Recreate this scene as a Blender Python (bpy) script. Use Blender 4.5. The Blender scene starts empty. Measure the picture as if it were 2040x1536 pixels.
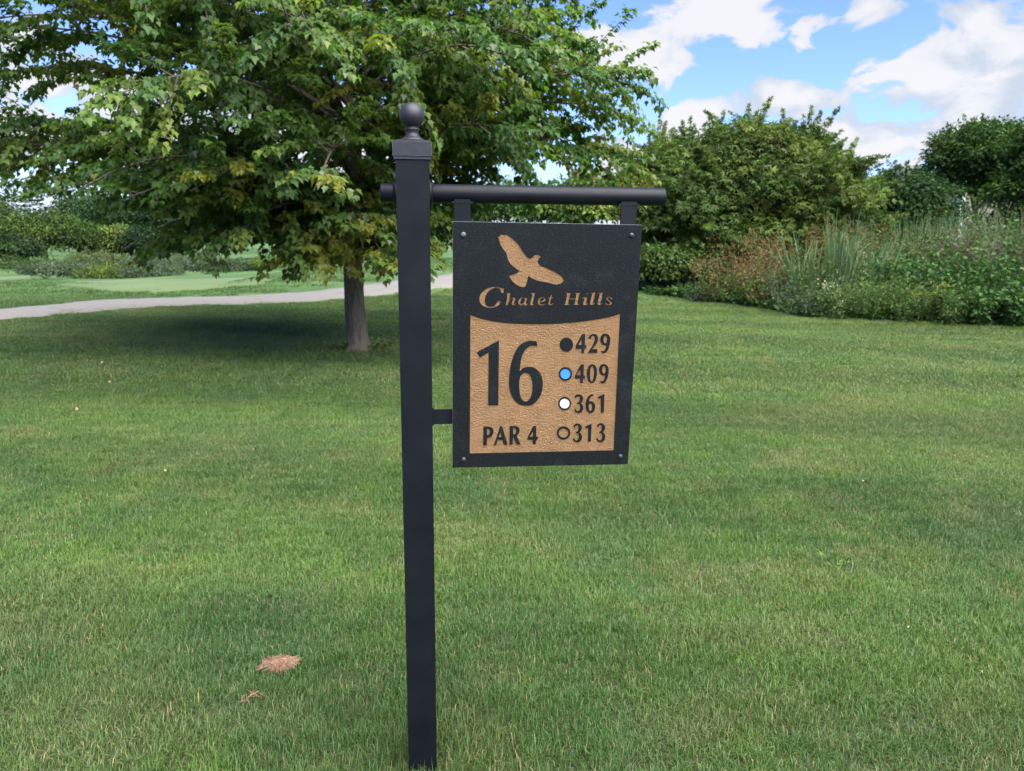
import bpy, bmesh, math, random
import numpy as np
from mathutils import Matrix, Vector, Quaternion

SC = bpy.context.scene
ROOT = SC.collection
rad = math.radians

# ------------------------------------------------------------------ camera
FPX, PITCH, ROLL, EYE = 1470.0, rad(12.29), rad(0.63), 1.485
cam_data = bpy.data.cameras.new('camera')
cam_data.sensor_width = 36.0
cam_data.lens = 36.0 * FPX / 2040.0
cam_data.clip_start = 0.05
cam_data.clip_end = 4000.0
cam_data.dof.use_dof = True
cam_data.dof.focus_distance = 1.80
cam_data.dof.aperture_fstop = 7.5
cam = bpy.data.objects.new('camera', cam_data)
ROOT.objects.link(cam)
FWD = Vector((0, math.cos(PITCH), -math.sin(PITCH)))
_u = Vector((0, math.sin(PITCH), math.cos(PITCH)))
_r = Vector((1, 0, 0))
RGT = _r * math.cos(ROLL) + _u * math.sin(ROLL)
UPV = -_r * math.sin(ROLL) + _u * math.cos(ROLL)
cam.matrix_world = Matrix(((RGT.x, UPV.x, -FWD.x, 0), (RGT.y, UPV.y, -FWD.y, 0),
                           (RGT.z, UPV.z, -FWD.z, EYE), (0, 0, 0, 1)))
SC.camera = cam


def sight(x, y):
    """direction from the photographer's eye towards a point of the photograph"""
    return RGT * ((x - 1020) / FPX) - UPV * ((y - 768) / FPX) + FWD


def survey(x, y, dist):
    """world point seen at (x, y) that stands dist metres ahead"""
    d = sight(x, y)
    return Vector((0, 0, EYE)) + d * (dist / d.y)


# ------------------------------------------------------------------ light
SUN_AZ, SUN_EL = rad(138.0), rad(60.0)          # azimuth from +Y (ahead) towards +X (right)
sun_dir = Vector((math.sin(SUN_AZ) * math.cos(SUN_EL), math.cos(SUN_AZ) * math.cos(SUN_EL), math.sin(SUN_EL)))
sd = bpy.data.lights.new('sun', 'SUN')
sd.energy = 4.0
sd.angle = rad(80.0)
sd.color = (1.0, 0.955, 0.88)
sun = bpy.data.objects.new('sun', sd)
sun.rotation_euler = (-sun_dir).to_track_quat('-Z', 'Y').to_euler()
ROOT.objects.link(sun)

SC.view_settings.view_transform = 'Standard'
SC.view_settings.look = 'None'
SC.view_settings.exposure = 1.87
SC.view_settings.gamma = 1.0
SC.view_settings.use_curve_mapping = False
SC.cycles.max_bounces = 6
SC.cycles.diffuse_bounces = 3
SC.cycles.glossy_bounces = 3
SC.cycles.transmission_bounces = 4
SC.cycles.use_adaptive_sampling = True
SC.cycles.adaptive_threshold = 0.018
SC.cycles.use_denoising = True
SC.cycles.sample_clamp_indirect = 6.0

world = bpy.data.worlds.new('World')
SC.world = world
world.use_nodes = True
world.cycles.sampling_method = 'NONE'
WN, WL = world.node_tree.nodes, world.node_tree.links
WN.clear()


def wnode(t, **kw):
    n = WN.new(t)
    for k, v in kw.items():
        setattr(n, k, v)
    return n


def wmath(op, a, b=None, c=None, clamp=False):
    n = WN.new('ShaderNodeMath')
    n.operation = op
    n.use_clamp = clamp
    for i, v in enumerate((a, b, c)):
        if v is None:
            continue
        if isinstance(v, (int, float)):
            n.inputs[i].default_value = v
        else:
            WL.new(v, n.inputs[i])
    return n.outputs[0]


sky = wnode('ShaderNodeTexSky', sky_type='NISHITA', sun_disc=False, sun_elevation=SUN_EL, sun_rotation=SUN_AZ,
            altitude=250.0, air_density=1.0, dust_density=0.6, ozone_density=1.6)
tc = wnode('ShaderNodeTexCoord')
sep = wnode('ShaderNodeSeparateXYZ')
WL.new(tc.outputs['Generated'], sep.inputs[0])
dx, dy, dz = sep.outputs
az = wmath('ARCTAN2', dx, dy)
el = wmath('ARCSINE', dz)
# cloud texture lives on the direction vector, flattened so clouds are wider than tall
mp = wnode('ShaderNodeMapping')
mp.inputs['Scale'].default_value = (1, 1, 1.7)
WL.new(tc.outputs['Generated'], mp.inputs[0])


def wnoise(vec, scale, detail, rough, dist=0.0, off=0.0):
    n = wnode('ShaderNodeTexNoise')
    n.inputs['Scale'].default_value = scale
    n.inputs['Detail'].default_value = detail
    n.inputs['Roughness'].default_value = rough
    n.inputs['Distortion'].default_value = dist
    if off:
        m = wnode('ShaderNodeVectorMath', operation='ADD')
        WL.new(vec, m.inputs[0])
        m.inputs[1].default_value = (off, off * .7, off * 1.3)
        vec = m.outputs[0]
    WL.new(vec, n.inputs['Vector'])
    return n.outputs['Fac']


big = wnoise(mp.outputs[0], 3.2, 3, .5, 0.3, 11.0)
fine = wnoise(mp.outputs[0], 13.0, 7, .56, 0.5)
# single clouds of the day: bearing, elevation, half sizes (photo pixels), weight
clouds = [(1400, 22, 155, 62, 1.0), (1270, 108, 110, 58, .9), (1500, 55, 55, 40, .9),
          (1985, 118, 150, 105, 1.1), (1860, 172, 150, 55, .95), (1735, 185, 75, 55, .62), (1950, 180, 190, 50, .9),
          (1770, 285, 210, 60, .95), (1560, 205, 75, 38, .85), (1740, 10, 45, 28, .55), (1595, 90, 25, 45, .45),
          (1400, 262, 80, 48, .9), (1240, 335, 70, 45, .9), (90, 165, 60, 36, .95), (25, 255, 130, 70, 1.0),
          (25, 95, 55, 34, .7), (330, 260, 240, 90, .9), (620, 300, 260, 90, .9), (1890, 225, 40, 30, .6)]
cmb = wnode('ShaderNodeCombineXYZ')
WL.new(az, cmb.inputs[0])
WL.new(el, cmb.inputs[1])
field = None
for (px, py, sx, sy, wgt) in clouds:
    d = sight(px, py).normalized()
    a0, e0 = math.atan2(d.x, d.y), math.asin(d.z)
    ka, ke = FPX / sx * .92, FPX / sy * .92
    q = wnode('ShaderNodeVectorMath', operation='MULTIPLY_ADD')
    WL.new(cmb.outputs[0], q.inputs[0])
    q.inputs[1].default_value = (ka, ke, 0)
    q.inputs[2].default_value = (-a0 * ka, -e0 * ke, 0)
    ln = wnode('ShaderNodeVectorMath', operation='LENGTH')
    WL.new(q.outputs[0], ln.inputs[0])
    v = wmath('MULTIPLY_ADD', ln.outputs['Value'], -wgt, wgt)
    field = v if field is None else wmath('SMOOTH_MAX', field, v, .12)
# broken cumulus everywhere else, denser towards the horizon
gen = wmath('MULTIPLY', wmath('SUBTRACT', big, .56), 3.4)
gen = wmath('ADD', gen, wmath('MULTIPLY', wmath('SUBTRACT', .16, el), 1.6))
away = wmath('SMOOTH_MAX', wmath('MULTIPLY', wmath('SUBTRACT', wmath('ABSOLUTE', az), .72), 6.0),
             wmath('MULTIPLY', wmath('SUBTRACT', el, .34), 7.0), .1)
away = wmath('MINIMUM', wmath('MAXIMUM', away, 0.0), 1.0)
gen = wmath('SUBTRACT', wmath('MULTIPLY', wmath('ADD', gen, 1.0), away), 1.0)
field = wmath('SMOOTH_MAX', field, gen, .1)
puff = wmath('MULTIPLY', wmath('SUBTRACT', fine, .5), 3.5)
dens = wmath('ADD', field, puff)
cov = wnode('ShaderNodeMapRange', interpolation_type='SMOOTHSTEP')
WL.new(dens, cov.inputs[0])
cov.inputs[1].default_value = .0
cov.inputs[2].default_value = .32
# thin veil round the thick cores, cores bright, grey undersides from the noise itself
body = wnode('ShaderNodeMapRange', interpolation_type='SMOOTHSTEP')
soft = wnoise(mp.outputs[0], 6.0, 5, .5, .2, 4.0)
WL.new(wmath('ADD', dens, wmath('MULTIPLY', wmath('SUBTRACT', soft, .5), 3.2)), body.inputs[0])
body.inputs[1].default_value = -.05
body.inputs[2].default_value = .85
ccol = wnode('ShaderNodeMix', data_type='RGBA')
WL.new(body.outputs[0], ccol.inputs[0])
CLOUD = 3.7
ccol.inputs[6].default_value = (.66 * CLOUD, .735 * CLOUD, .84 * CLOUD, 1)
ccol.inputs[7].default_value = (.98 * CLOUD, .97 * CLOUD, .975 * CLOUD, 1)
# the clear sky of the day: deeper and a touch more cyan than the model's
tint = wnode('ShaderNodeMix', data_type='RGBA', blend_type='MULTIPLY')
tint.inputs[0].default_value = 1.0
WL.new(sky.outputs[0], tint.inputs[6])
tint.inputs[7].default_value = (.63, .735, 1.05, 1)
mix = wnode('ShaderNodeMix', data_type='RGBA')
WL.new(wmath('MULTIPLY', cov.outputs[0], .94), mix.inputs[0])
WL.new(tint.outputs[2], mix.inputs[6])
WL.new(ccol.outputs[2], mix.inputs[7])
bg = wnode('ShaderNodeBackground')
bg.inputs[1].default_value = 0.072
WL.new(mix.outputs[2], bg.inputs[0])
wo = wnode('ShaderNodeOutputWorld')
WL.new(bg.outputs[0], wo.inputs[0])


# ------------------------------------------------------------------ helpers
def tag(o, label=None, cat=None, group=None, kind=None):
    if label:
        o['label'] = label
    if cat:
        o['category'] = cat
    if group:
        o['group'] = group
    if kind:
        o['kind'] = kind
    return o


def link(o, parent=None):
    ROOT.objects.link(o)
    if parent is not None:
        o.parent = parent
    return o


def empty(name, loc=(0, 0, 0), rz=0.0):
    o = bpy.data.objects.new(name, None)
    o.empty_display_size = .2
    o.location = loc
    o.rotation_euler = (0, 0, rz)
    return link(o)


def raw_mesh(name, V, F, mat=None, col=None, smooth=False):
    """V (n,3), F (m,k) index arrays -> mesh, optional per-vertex colour 'Col'"""
    V = np.ascontiguousarray(V, dtype=np.float32)
    F = np.ascontiguousarray(F, dtype=np.int32)
    me = bpy.data.meshes.new(name)
    m, k = F.shape
    me.vertices.add(len(V))
    me.vertices.foreach_set('co', V.ravel())
    me.loops.add(m * k)
    me.loops.foreach_set('vertex_index', F.ravel())
    me.polygons.add(m)
    me.polygons.foreach_set('loop_start', np.arange(0, m * k, k, dtype=np.int32))
    if smooth:
        me.polygons.foreach_set('use_smooth', np.ones(m, dtype=bool))
    if col is not None:
        a = me.color_attributes.new('Col', 'FLOAT_COLOR', 'POINT')
        c = np.ones((len(V), 4), dtype=np.float32)
        c[:, :3] = col
        a.data.foreach_set('color', c.ravel())
    me.update(calc_edges=True)
    if mat is not None:
        me.materials.append(mat)
    return me


def mesh_obj(name, me, parent=None, loc=None):
    o = bpy.data.objects.new(name, me)
    if loc is not None:
        o.location = loc
    return link(o, parent)


def bm_obj(name, bm, mat, parent=None, smooth=False, bevel=0.0, seg=2):
    if bevel > 0:
        es = [e for e in bm.edges if e.is_manifold and e.calc_face_angle(0) > .5]
        bmesh.ops.bevel(bm, geom=es, offset=bevel, segments=seg, affect='EDGES', profile=.6)
    bmesh.ops.recalc_face_normals(bm, faces=bm.faces)
    me = bpy.data.meshes.new(name)
    bm.to_mesh(me)
    bm.free()
    if smooth:
        for p in me.polygons:
            p.use_smooth = True
    me.materials.append(mat)
    return mesh_obj(name, me, parent)


def box_bm(x0, x1, y0, y1, z0, z1, bm=None):
    bm = bm or bmesh.new()
    vs = [bm.verts.new(p) for p in ((x0, y0, z0), (x1, y0, z0), (x1, y1, z0), (x0, y1, z0),
                                    (x0, y0, z1), (x1, y0, z1), (x1, y1, z1), (x0, y1, z1))]
    for f in ((0, 3, 2, 1), (4, 5, 6, 7), (0, 1, 5, 4), (1, 2, 6, 5), (2, 3, 7, 6), (3, 0, 4, 7)):
        bm.faces.new([vs[i] for i in f])
    return bm


def lathe_bm(profile, n=32, axis='Z'):
    """profile [(r, h)], closed at both ends when r is 0"""
    bm = bmesh.new()
    rings = []
    for r, h in profile:
        if r < 1e-6:
            rings.append([bm.verts.new((0, 0, h) if axis == 'Z' else (h, 0, 0))])
        else:
            ring = []
            for i in range(n):
                a = 2 * math.pi * i / n
                ring.append(bm.verts.new((r * math.cos(a), r * math.sin(a), h) if axis == 'Z'
                                         else (h, r * math.cos(a), r * math.sin(a))))
            rings.append(ring)
    for a, b in zip(rings, rings[1:]):
        for i in range(n):
            j = (i + 1) % n
            if len(a) == 1 and len(b) == 1:
                continue
            if len(a) == 1:
                bm.faces.new((a[0], b[i], b[j]))
            elif len(b) == 1:
                bm.faces.new((a[i], a[j], b[0]))
            else:
                bm.faces.new((a[i], a[j], b[j], b[i]))
    return bm


def norm(a):
    return a / np.maximum(np.linalg.norm(a, axis=-1, keepdims=True), 1e-9)


def tube(P, r, k=6):
    """polyline P (n,3), radii r (n) -> V, F(quads)"""
    P = np.asarray(P, float)
    r = np.asarray(r, float)
    n = len(P)
    T = norm(np.gradient(P, axis=0))
    ref = np.where(np.abs(T[:, 2:3]) > .9, np.array([[1., 0, 0]]), np.array([[0, 0, 1.]]))
    A = norm(np.cross(T, ref))
    B = np.cross(T, A)
    t = np.arange(k) * 2 * np.pi / k
    V = P[:, None] + r[:, None, None] * (A[:, None] * np.cos(t)[None, :, None] + B[:, None] * np.sin(t)[None, :, None])
    i = np.arange(n - 1)[:, None] * k + np.arange(k)[None]
    j = np.arange(n - 1)[:, None] * k + (np.arange(k)[None] + 1) % k
    F = np.stack([i, j, j + k, i + k], -1).reshape(-1, 4)
    return V.reshape(-1, 3), F


def join(parts):
    Vs, Fs, o = [], [], 0
    for V, F in parts:
        Vs.append(V)
        Fs.append(F + o)
        o += len(V)
    return np.concatenate(Vs), np.concatenate(Fs)


# ------------------------------------------------------------------ materials
def new_mat(name):
    m = bpy.data.materials.new(name)
    m.use_nodes = True
    n = m.node_tree.nodes
    return m, n, m.node_tree.links, n['Principled BSDF']


def node(n, t, **kw):
    x = n.new(t)
    for k, v in kw.items():
        setattr(x, k, v)
    return x


def noise_node(n, l, scale, detail=4, rough=.55, vec=None, dist=0.0):
    x = n.new('ShaderNodeTexNoise')
    x.inputs['Scale'].default_value = scale
    x.inputs['Detail'].default_value = detail
    x.inputs['Roughness'].default_value = rough
    x.inputs['Distortion'].default_value = dist
    if vec is not None:
        l.new(vec, x.inputs['Vector'])
    return x


def ramp(n, l, fac, stops):
    r = n.new('ShaderNodeValToRGB')
    e = r.color_ramp.elements
    while len(e) > 1:
        e.remove(e[-1])
    e[0].position, e[0].color = stops[0][0], (*stops[0][1], 1)
    for p, c in stops[1:]:
        x = e.new(p)
        x.color = (*c, 1)
    l.new(fac, r.inputs[0])
    return r.outputs[0]


def mixc(n, l, fac, a, b, mode='MIX'):
    m = n.new('ShaderNodeMix')
    m.data_type = 'RGBA'
    m.blend_type = mode
    for s, v in ((0, fac), (6, a), (7, b)):
        if isinstance(v, (int, float)):
            m.inputs[s].default_value = v
        elif isinstance(v, tuple):
            m.inputs[s].default_value = (*v, 1)
        else:
            l.new(v, m.inputs[s])
    return m.outputs[2]


def bump(n, l, h, strength, dist=.01, normal=None):
    b = n.new('ShaderNodeBump')
    b.inputs['Strength'].default_value = strength
    b.inputs['Distance'].default_value = dist
    l.new(h, b.inputs['Height'])
    if normal is not None:
        l.new(normal, b.inputs['Normal'])
    return b.outputs[0]


def obj_coord(n, scale=(1, 1, 1), l=None):
    t = n.new('ShaderNodeTexCoord')
    m = n.new('ShaderNodeMapping')
    m.inputs['Scale'].default_value = scale
    l.new(t.outputs['Object'], m.inputs[0])
    return m.outputs[0]


def plain(name, col, rough=.6, var=.15, scale=30, bumpy=.1, spec=.5):
    m, n, l, p = new_mat(name)
    v = obj_coord(n, l=l)
    nz = noise_node(n, l, scale, 5, .6, v)
    lo = tuple(c * (1 - var) for c in col)
    hi = tuple(min(1, c * (1 + var)) for c in col)
    l.new(ramp(n, l, nz.outputs[0], [(.3, lo), (.7, hi)]), p.inputs['Base Color'])
    p.inputs['Roughness'].default_value = rough
    p.inputs['Specular IOR Level'].default_value = spec
    if bumpy:
        l.new(bump(n, l, nz.outputs[0], bumpy, .003), p.inputs['Normal'])
    return m


def leaf_mat(name, trans=.35, rough=.5, tint=(1, 1, 1), spec=.15):
    """foliage: own colour per leaf from the mesh, light shining through"""
    m, n, l, p = new_mat(name)
    a = n.new('ShaderNodeAttribute')
    a.attribute_name = 'Col'
    g = n.new('ShaderNodeNewGeometry')
    nz = noise_node(n, l, 14.0, 3, .6, g.outputs['Position'])
    c = mixc(n, l, 1.0, a.outputs['Color'], ramp(n, l, nz.outputs[0], [(.3, (.8, .82, .8)), (.7, (1.18, 1.15, 1.1))]), 'MULTIPLY')
    l.new(c, p.inputs['Base Color'])
    p.inputs['Roughness'].default_value = rough
    p.inputs['Specular IOR Level'].default_value = spec
    t = n.new('ShaderNodeBsdfTranslucent')
    l.new(mixc(n, l, 1.0, c, (1.02 * tint[0], 1.25 * tint[1], .5 * tint[2]), 'MULTIPLY'), t.inputs[0])
    ms = n.new('ShaderNodeMixShader')
    ms.inputs[0].default_value = trans
    l.new(p.outputs[0], ms.inputs[1])
    l.new(t.outputs[0], ms.inputs[2])
    l.new(ms.outputs[0], n['Material Output'].inputs[0])
    return m


# ------------------------------------------------------------------ terrain
rng = np.random.default_rng(16)
_YK = np.array([0, 10, 14, 18, 22, 28, 36, 48, 70, 120, 200, 400, 900.])
_COLS = [   # bearing of a column of the photograph -> heights at _YK
    (-600, [0, 0, 0, -.10, -.35, -.9, -1.5, -2.3, -3.4, -5.2, -8, -9, -9]),
    (0, [0, 0, 0, -.10, -.35, -.9, -1.5, -2.3, -3.4, -5.2, -8, -9, -9]),
    (300, [0, 0, 0, -.05, -.22, -.7, -1.35, -2.1, -3.3, -5.2, -8, -9, -9]),
    (600, [0, 0, 0, .06, .05, -.2, -.7, -1.4, -2.7, -4.4, -6, -7, -7]),
    (760, [0, 0, 0, .10, .15, .10, -.2, -.6, -1.6, -2.8, -3, -3, -3]),
    (900, [0, 0, 0, .10, .20, .22, .05, -.3, -.9, -1.6, -1.5, -1, -1]),
    (1300, [0, 0, 0, 0, 0, .05, .05, 0, -.2, -.5, -.5, -.5, -.5]),
    (2040, [0, 0, 0, 0, 0, .0, .0, 0, -.1, -.3, -.5, -.5, -.5]),
]
_cb = np.array([sight(c[0], 560).x / sight(c[0], 560).y for c in _COLS])
_gb = np.linspace(-1.6, 1.6, 97)
_gy = np.concatenate([np.linspace(0, 60, 121), np.linspace(61, 240, 91), np.linspace(250, 900, 40)])
_tab = np.array([np.interp(_gy, _YK, c[1]) for c in _COLS])
_tab = np.array([np.interp(_gb, _cb, _tab[:, j]) for j in range(len(_gy))])     # (y, b)
for _ in range(8):
    _tab[1:-1] = (_tab[:-2] + 2 * _tab[1:-1] + _tab[2:]) / 4
    _tab[:, 1:-1] = (_tab[:, :-2] + 2 * _tab[:, 1:-1] + _tab[:, 2:]) / 4
_tab[_gy < 9] = 0


def height(x, y):
    x = np.asarray(x, float)
    y = np.asarray(y, float)
    yy = np.clip(y, .5, 899)
    b = np.clip(x / np.maximum(yy, 6), -1.59, 1.59)
    fy = np.interp(yy, _gy, np.arange(len(_gy)))
    fb = (b + 1.6) / 3.2 * (len(_gb) - 1)
    iy = np.clip(fy.astype(int), 0, len(_gy) - 2)
    ib = np.clip(fb.astype(int), 0, len(_gb) - 2)
    ty, tb = fy - iy, fb - ib
    z = (_tab[iy, ib] * (1 - ty) * (1 - tb) + _tab[iy + 1, ib] * ty * (1 - tb)
         + _tab[iy, ib + 1] * (1 - ty) * tb + _tab[iy + 1, ib + 1] * ty * tb)
    far = np.clip((yy - 4) / 6, 0, 1)
    return z + far * .03 * (np.sin(x * .9 + .6 * y) + np.sin(.55 * x - .8 * y + 1.3))


def gz(x, y):
    return float(height(np.array([x]), np.array([y]))[0])


# colour of the turf, one node group shared by blades and ground
grp = bpy.data.node_groups.new('turf_colour', 'ShaderNodeTree')
grp.interface.new_socket('Color', in_out='OUTPUT', socket_type='NodeSocketColor')
_n, _l = grp.nodes, grp.links
_go = _n.new('NodeGroupOutput')
_geo = _n.new('ShaderNodeNewGeometry')


def _map(scale, rot=0.0):
    m = _n.new('ShaderNodeMapping')
    m.inputs['Scale'].default_value = scale
    m.inputs['Rotation'].default_value = (0, 0, rot)
    _l.new(_geo.outputs['Position'], m.inputs[0])
    return m.outputs[0]


flat = _map((1, 1, .0))
n1 = noise_node(_n, _l, .42, 4, .55, flat, .4)
c1 = ramp(_n, _l, n1.outputs[0], [(.30, (.042, .112, .020)), (.5, (.068, .142, .024)), (.72, (.098, .168, .032))])
n2 = noise_node(_n, _l, 2.1, 5, .6, flat, .6)
c2 = mixc(_n, _l, ramp(_n, _l, n2.outputs[0], [(.46, (0, 0, 0)), (.66, (.85, .85, .85))]), c1, (.108, .200, .026))
n3 = noise_node(_n, _l, 1.35, 6, .65, _map((1, 1.5, 0), .4), .8)
c3 = mixc(_n, _l, ramp(_n, _l, n3.outputs[0], [(.50, (0, 0, 0)), (.66, (.52, .52, .52)), (.80, (.75, .75, .75))]), c2, (.190, .182, .078))
n4 = noise_node(_n, _l, 1.0, 4, .6, _map((.16, .62, 0), -.25), .3)
c4 = mixc(_n, _l, ramp(_n, _l, n4.outputs[0], [(.50, (0, 0, 0)), (.66, (.52, .52, .52))]), c3, (.168, .188, .072))
n5 = noise_node(_n, _l, .9, 3, .5, _map((1, 1, 0), 1.1), .5)
c5 = mixc(_n, _l, ramp(_n, _l, n5.outputs[0], [(.50, (0, 0, 0)), (.66, (.55, .55, .55))]), c4, (.044, .122, .036))
# the watered rough beyond the cart path is lusher
_s = _n.new('ShaderNodeVectorMath')
_s.operation = 'DOT_PRODUCT'
_l.new(_geo.outputs['Position'], _s.inputs[0])
_s.inputs[1].default_value = (-.95, 1, 0)
_r = _n.new('ShaderNodeMapRange')
_l.new(_s.outputs['Value'], _r.inputs[0])
_r.inputs[1].default_value, _r.inputs[2].default_value, _r.inputs[3].default_value, _r.inputs[4].default_value = 19.2, 20.6, 0, .8
lush = ramp(_n, _l, n1.outputs[0], [(.35, (.040, .112, .024)), (.65, (.062, .142, .032))])
c5 = mixc(_n, _l, _r.outputs[0], c5, lush)
c5 = mixc(_n, _l, .24, c5, (.096, .142, .060))
wv_ = _n.new('ShaderNodeTexWave')
wv_.bands_direction = 'Y'
wv_.inputs['Scale'].default_value = .16
wv_.inputs['Distortion'].default_value = 1.6
wv_.inputs['Detail'].default_value = 2
wv_.inputs['Detail Scale'].default_value = .6
_l.new(_map((1, 1, 0), .14), wv_.inputs['Vector'])
c5 = mixc(_n, _l, 1.0, c5, ramp(_n, _l, wv_.outputs['Fac'], [(.25, (.84, .88, .84)), (.75, (1.17, 1.13, 1.15))]), 'MULTIPLY')
_l.new(c5, _go.inputs[0])


def turf_mat(name, blade):
    m, n, l, p = new_mat(name)
    g = n.new('ShaderNodeGroup')
    g.node_tree = grp
    c = g.outputs[0]
    p.inputs['Specular IOR Level'].default_value = .3
    if blade:
        a = n.new('ShaderNodeAttribute')
        a.attribute_name = 'Col'
        s = n.new('ShaderNodeSeparateColor')
        l.new(a.outputs['Color'], s.inputs[0])
        dry = mixc(n, l, s.outputs[1], c, (.29, .235, .115))
        cc = n.new('ShaderNodeCombineColor')
        for i in range(3):
            l.new(s.outputs[0], cc.inputs[i])
        c = mixc(n, l, 1.0, dry, cc.outputs[0], 'MULTIPLY')
        p.inputs['Roughness'].default_value = .45
        l.new(c, p.inputs['Base Color'])
        t = n.new('ShaderNodeBsdfTranslucent')
        l.new(mixc(n, l, 1.0, c, (1.2, 1.25, .6), 'MULTIPLY'), t.inputs[0])
        ms = n.new('ShaderNodeMixShader')
        ms.inputs[0].default_value = .3
        l.new(p.outputs[0], ms.inputs[1])
        l.new(t.outputs[0], ms.inputs[2])
        l.new(ms.outputs[0], n['Material Output'].inputs[0])
    else:
        geo = n.new('ShaderNodeNewGeometry')
        nz = noise_node(n, l, 55, 4, .7, geo.outputs['Position'])
        c = mixc(n, l, 1.0, c, ramp(n, l, nz.outputs[0], [(.3, (.62, .62, .58)), (.7, (.95, .93, .9))]), 'MULTIPLY')
        sp = n.new('ShaderNodeSeparateXYZ')
        l.new(geo.outputs['Position'], sp.inputs[0])
        mr = n.new('ShaderNodeMapRange')
        l.new(sp.outputs[1], mr.inputs[0])
        mr.inputs[1].default_value, mr.inputs[2].default_value = 11.5, 15
        thatch = ramp(n, l, nz.outputs[0], [(.3, (.022, .030, .010)), (.7, (.052, .058, .022))])
        c = mixc(n, l, mr.outputs[0], thatch, c)
        l.new(c, p.inputs['Base Color'])
        p.inputs['Roughness'].default_value = .9
        l.new(bump(n, l, nz.outputs[0], .6, .03), p.inputs['Normal'])
    return m


M_TURF = turf_mat('turf_ground', False)
M_BLADE = turf_mat('turf_blade', True)

# ground sheet
gx = np.concatenate([-np.geomspace(700, 14, 46), np.linspace(-13.6, 13.6, 81), np.geomspace(14, 700, 46)])
gy_ = np.concatenate([-np.geomspace(300, 3, 14), np.linspace(-2.5, 40, 160), np.geomspace(40.6, 1500, 90)])
XX, YY = np.meshgrid(gx, gy_)
ZZ = height(XX, YY)
V = np.stack([XX, YY, ZZ], -1).reshape(-1, 3)
nx, ny = len(gx), len(gy_)
i0 = (np.arange(ny - 1)[:, None] * nx + np.arange(nx - 1)[None]).ravel()
F = np.stack([i0, i0 + 1, i0 + nx + 1, i0 + nx], -1)
ground = mesh_obj('ground', raw_mesh('ground', V, F, M_TURF, smooth=True))
tag(ground, kind='structure')

# ------------------------------------------------------------------ cart path
PATH = np.array([(-17.5, 5.2), (-12.5, 9.0), (-8.2, 11.75), (-6.95, 13.3), (-5.2, 14.65), (-3.47, 15.85), (-2.65, 16.85),
                 (-1.55, 18.7), (-.55, 21.5), (.2, 26.0), (.6, 33.0), (.4, 44), (-1.5, 60)])
_t = np.linspace(0, len(PATH) - 1, 260)


def spline(P, t):
    P = np.asarray(P, float)
    n = len(P)
    i = np.clip(t.astype(int), 0, n - 2)
    u = (t - i)[:, None]
    p0, p1, p2, p3 = P[np.maximum(i - 1, 0)], P[i], P[i + 1], P[np.minimum(i + 2, n - 1)]
    return .5 * (2 * p1 + (p2 - p0) * u + (2 * p0 - 5 * p1 + 4 * p2 - p3) * u ** 2 + (3 * p1 - p0 - 3 * p2 + p3) * u ** 3)


pc = spline(PATH, _t)
pt = norm(np.gradient(pc, axis=0))
pn = np.stack([-pt[:, 1], pt[:, 0]], -1)
hw = .92 + .05 * np.sin(_t * 9.0) + .03 * np.sin(_t * 23 + 1) + rng.normal(0, .025, len(_t))
rows = []
for s, dz in ((-1.06, -.06), (-1.0, .030), (-.5, .042), (0, .046), (.5, .042), (1.0, .030), (1.06, -.06)):
    q = pc + pn * (hw[:, None] * s)
    rows.append(np.concatenate([q, (height(q[:, 0], q[:, 1]) + dz)[:, None]], 1))
V = np.stack(rows, 1).reshape(-1, 3)
k = len(rows)
i0 = (np.arange(len(pc) - 1)[:, None] * k + np.arange(k - 1)[None]).ravel()
F = np.stack([i0, i0 + 1, i0 + k + 1, i0 + k], -1)
m, n, l, p = new_mat('worn_asphalt')
geo = n.new('ShaderNodeNewGeometry')
a1 = noise_node(n, l, 90, 4, .7, geo.outputs['Position'])
a2 = noise_node(n, l, 1.1, 4, .6, geo.outputs['Position'])
base = ramp(n, l, a1.outputs[0], [(.3, (.118, .110, .097)), (.7, (.190, .177, .155))])
base = mixc(n, l, ramp(n, l, a2.outputs[0], [(.4, (0, 0, 0)), (.7, (.5, .5, .5))]), base, (.170, .150, .128))
vo = n.new('ShaderNodeTexVoronoi')
vo.feature = 'DISTANCE_TO_EDGE'
vo.inputs['Scale'].default_value = .55
wv = noise_node(n, l, 2.2, 4, .6, geo.outputs['Position'])
wm = n.new('ShaderNodeVectorMath')
wm.operation = 'MULTIPLY_ADD'
l.new(wv.outputs['Color'], wm.inputs[0])
wm.inputs[1].default_value = (.7, .7, 0)
l.new(geo.outputs['Position'], wm.inputs[2])
l.new(wm.outputs[0], vo.inputs['Vector'])
base = mixc(n, l, ramp(n, l, vo.outputs['Distance'], [(0, (.85, .85, .85)), (.016, (0, 0, 0))]), base, (.09, .085, .06))
l.new(base, p.inputs['Base Color'])
p.inputs['Roughness'].default_value = .9
l.new(bump(n, l, a1.outputs[0], .5, .006), p.inputs['Normal'])
path = mesh_obj('path', raw_mesh('path', V, F, m, smooth=True))
tag(path, kind='structure')

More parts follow.
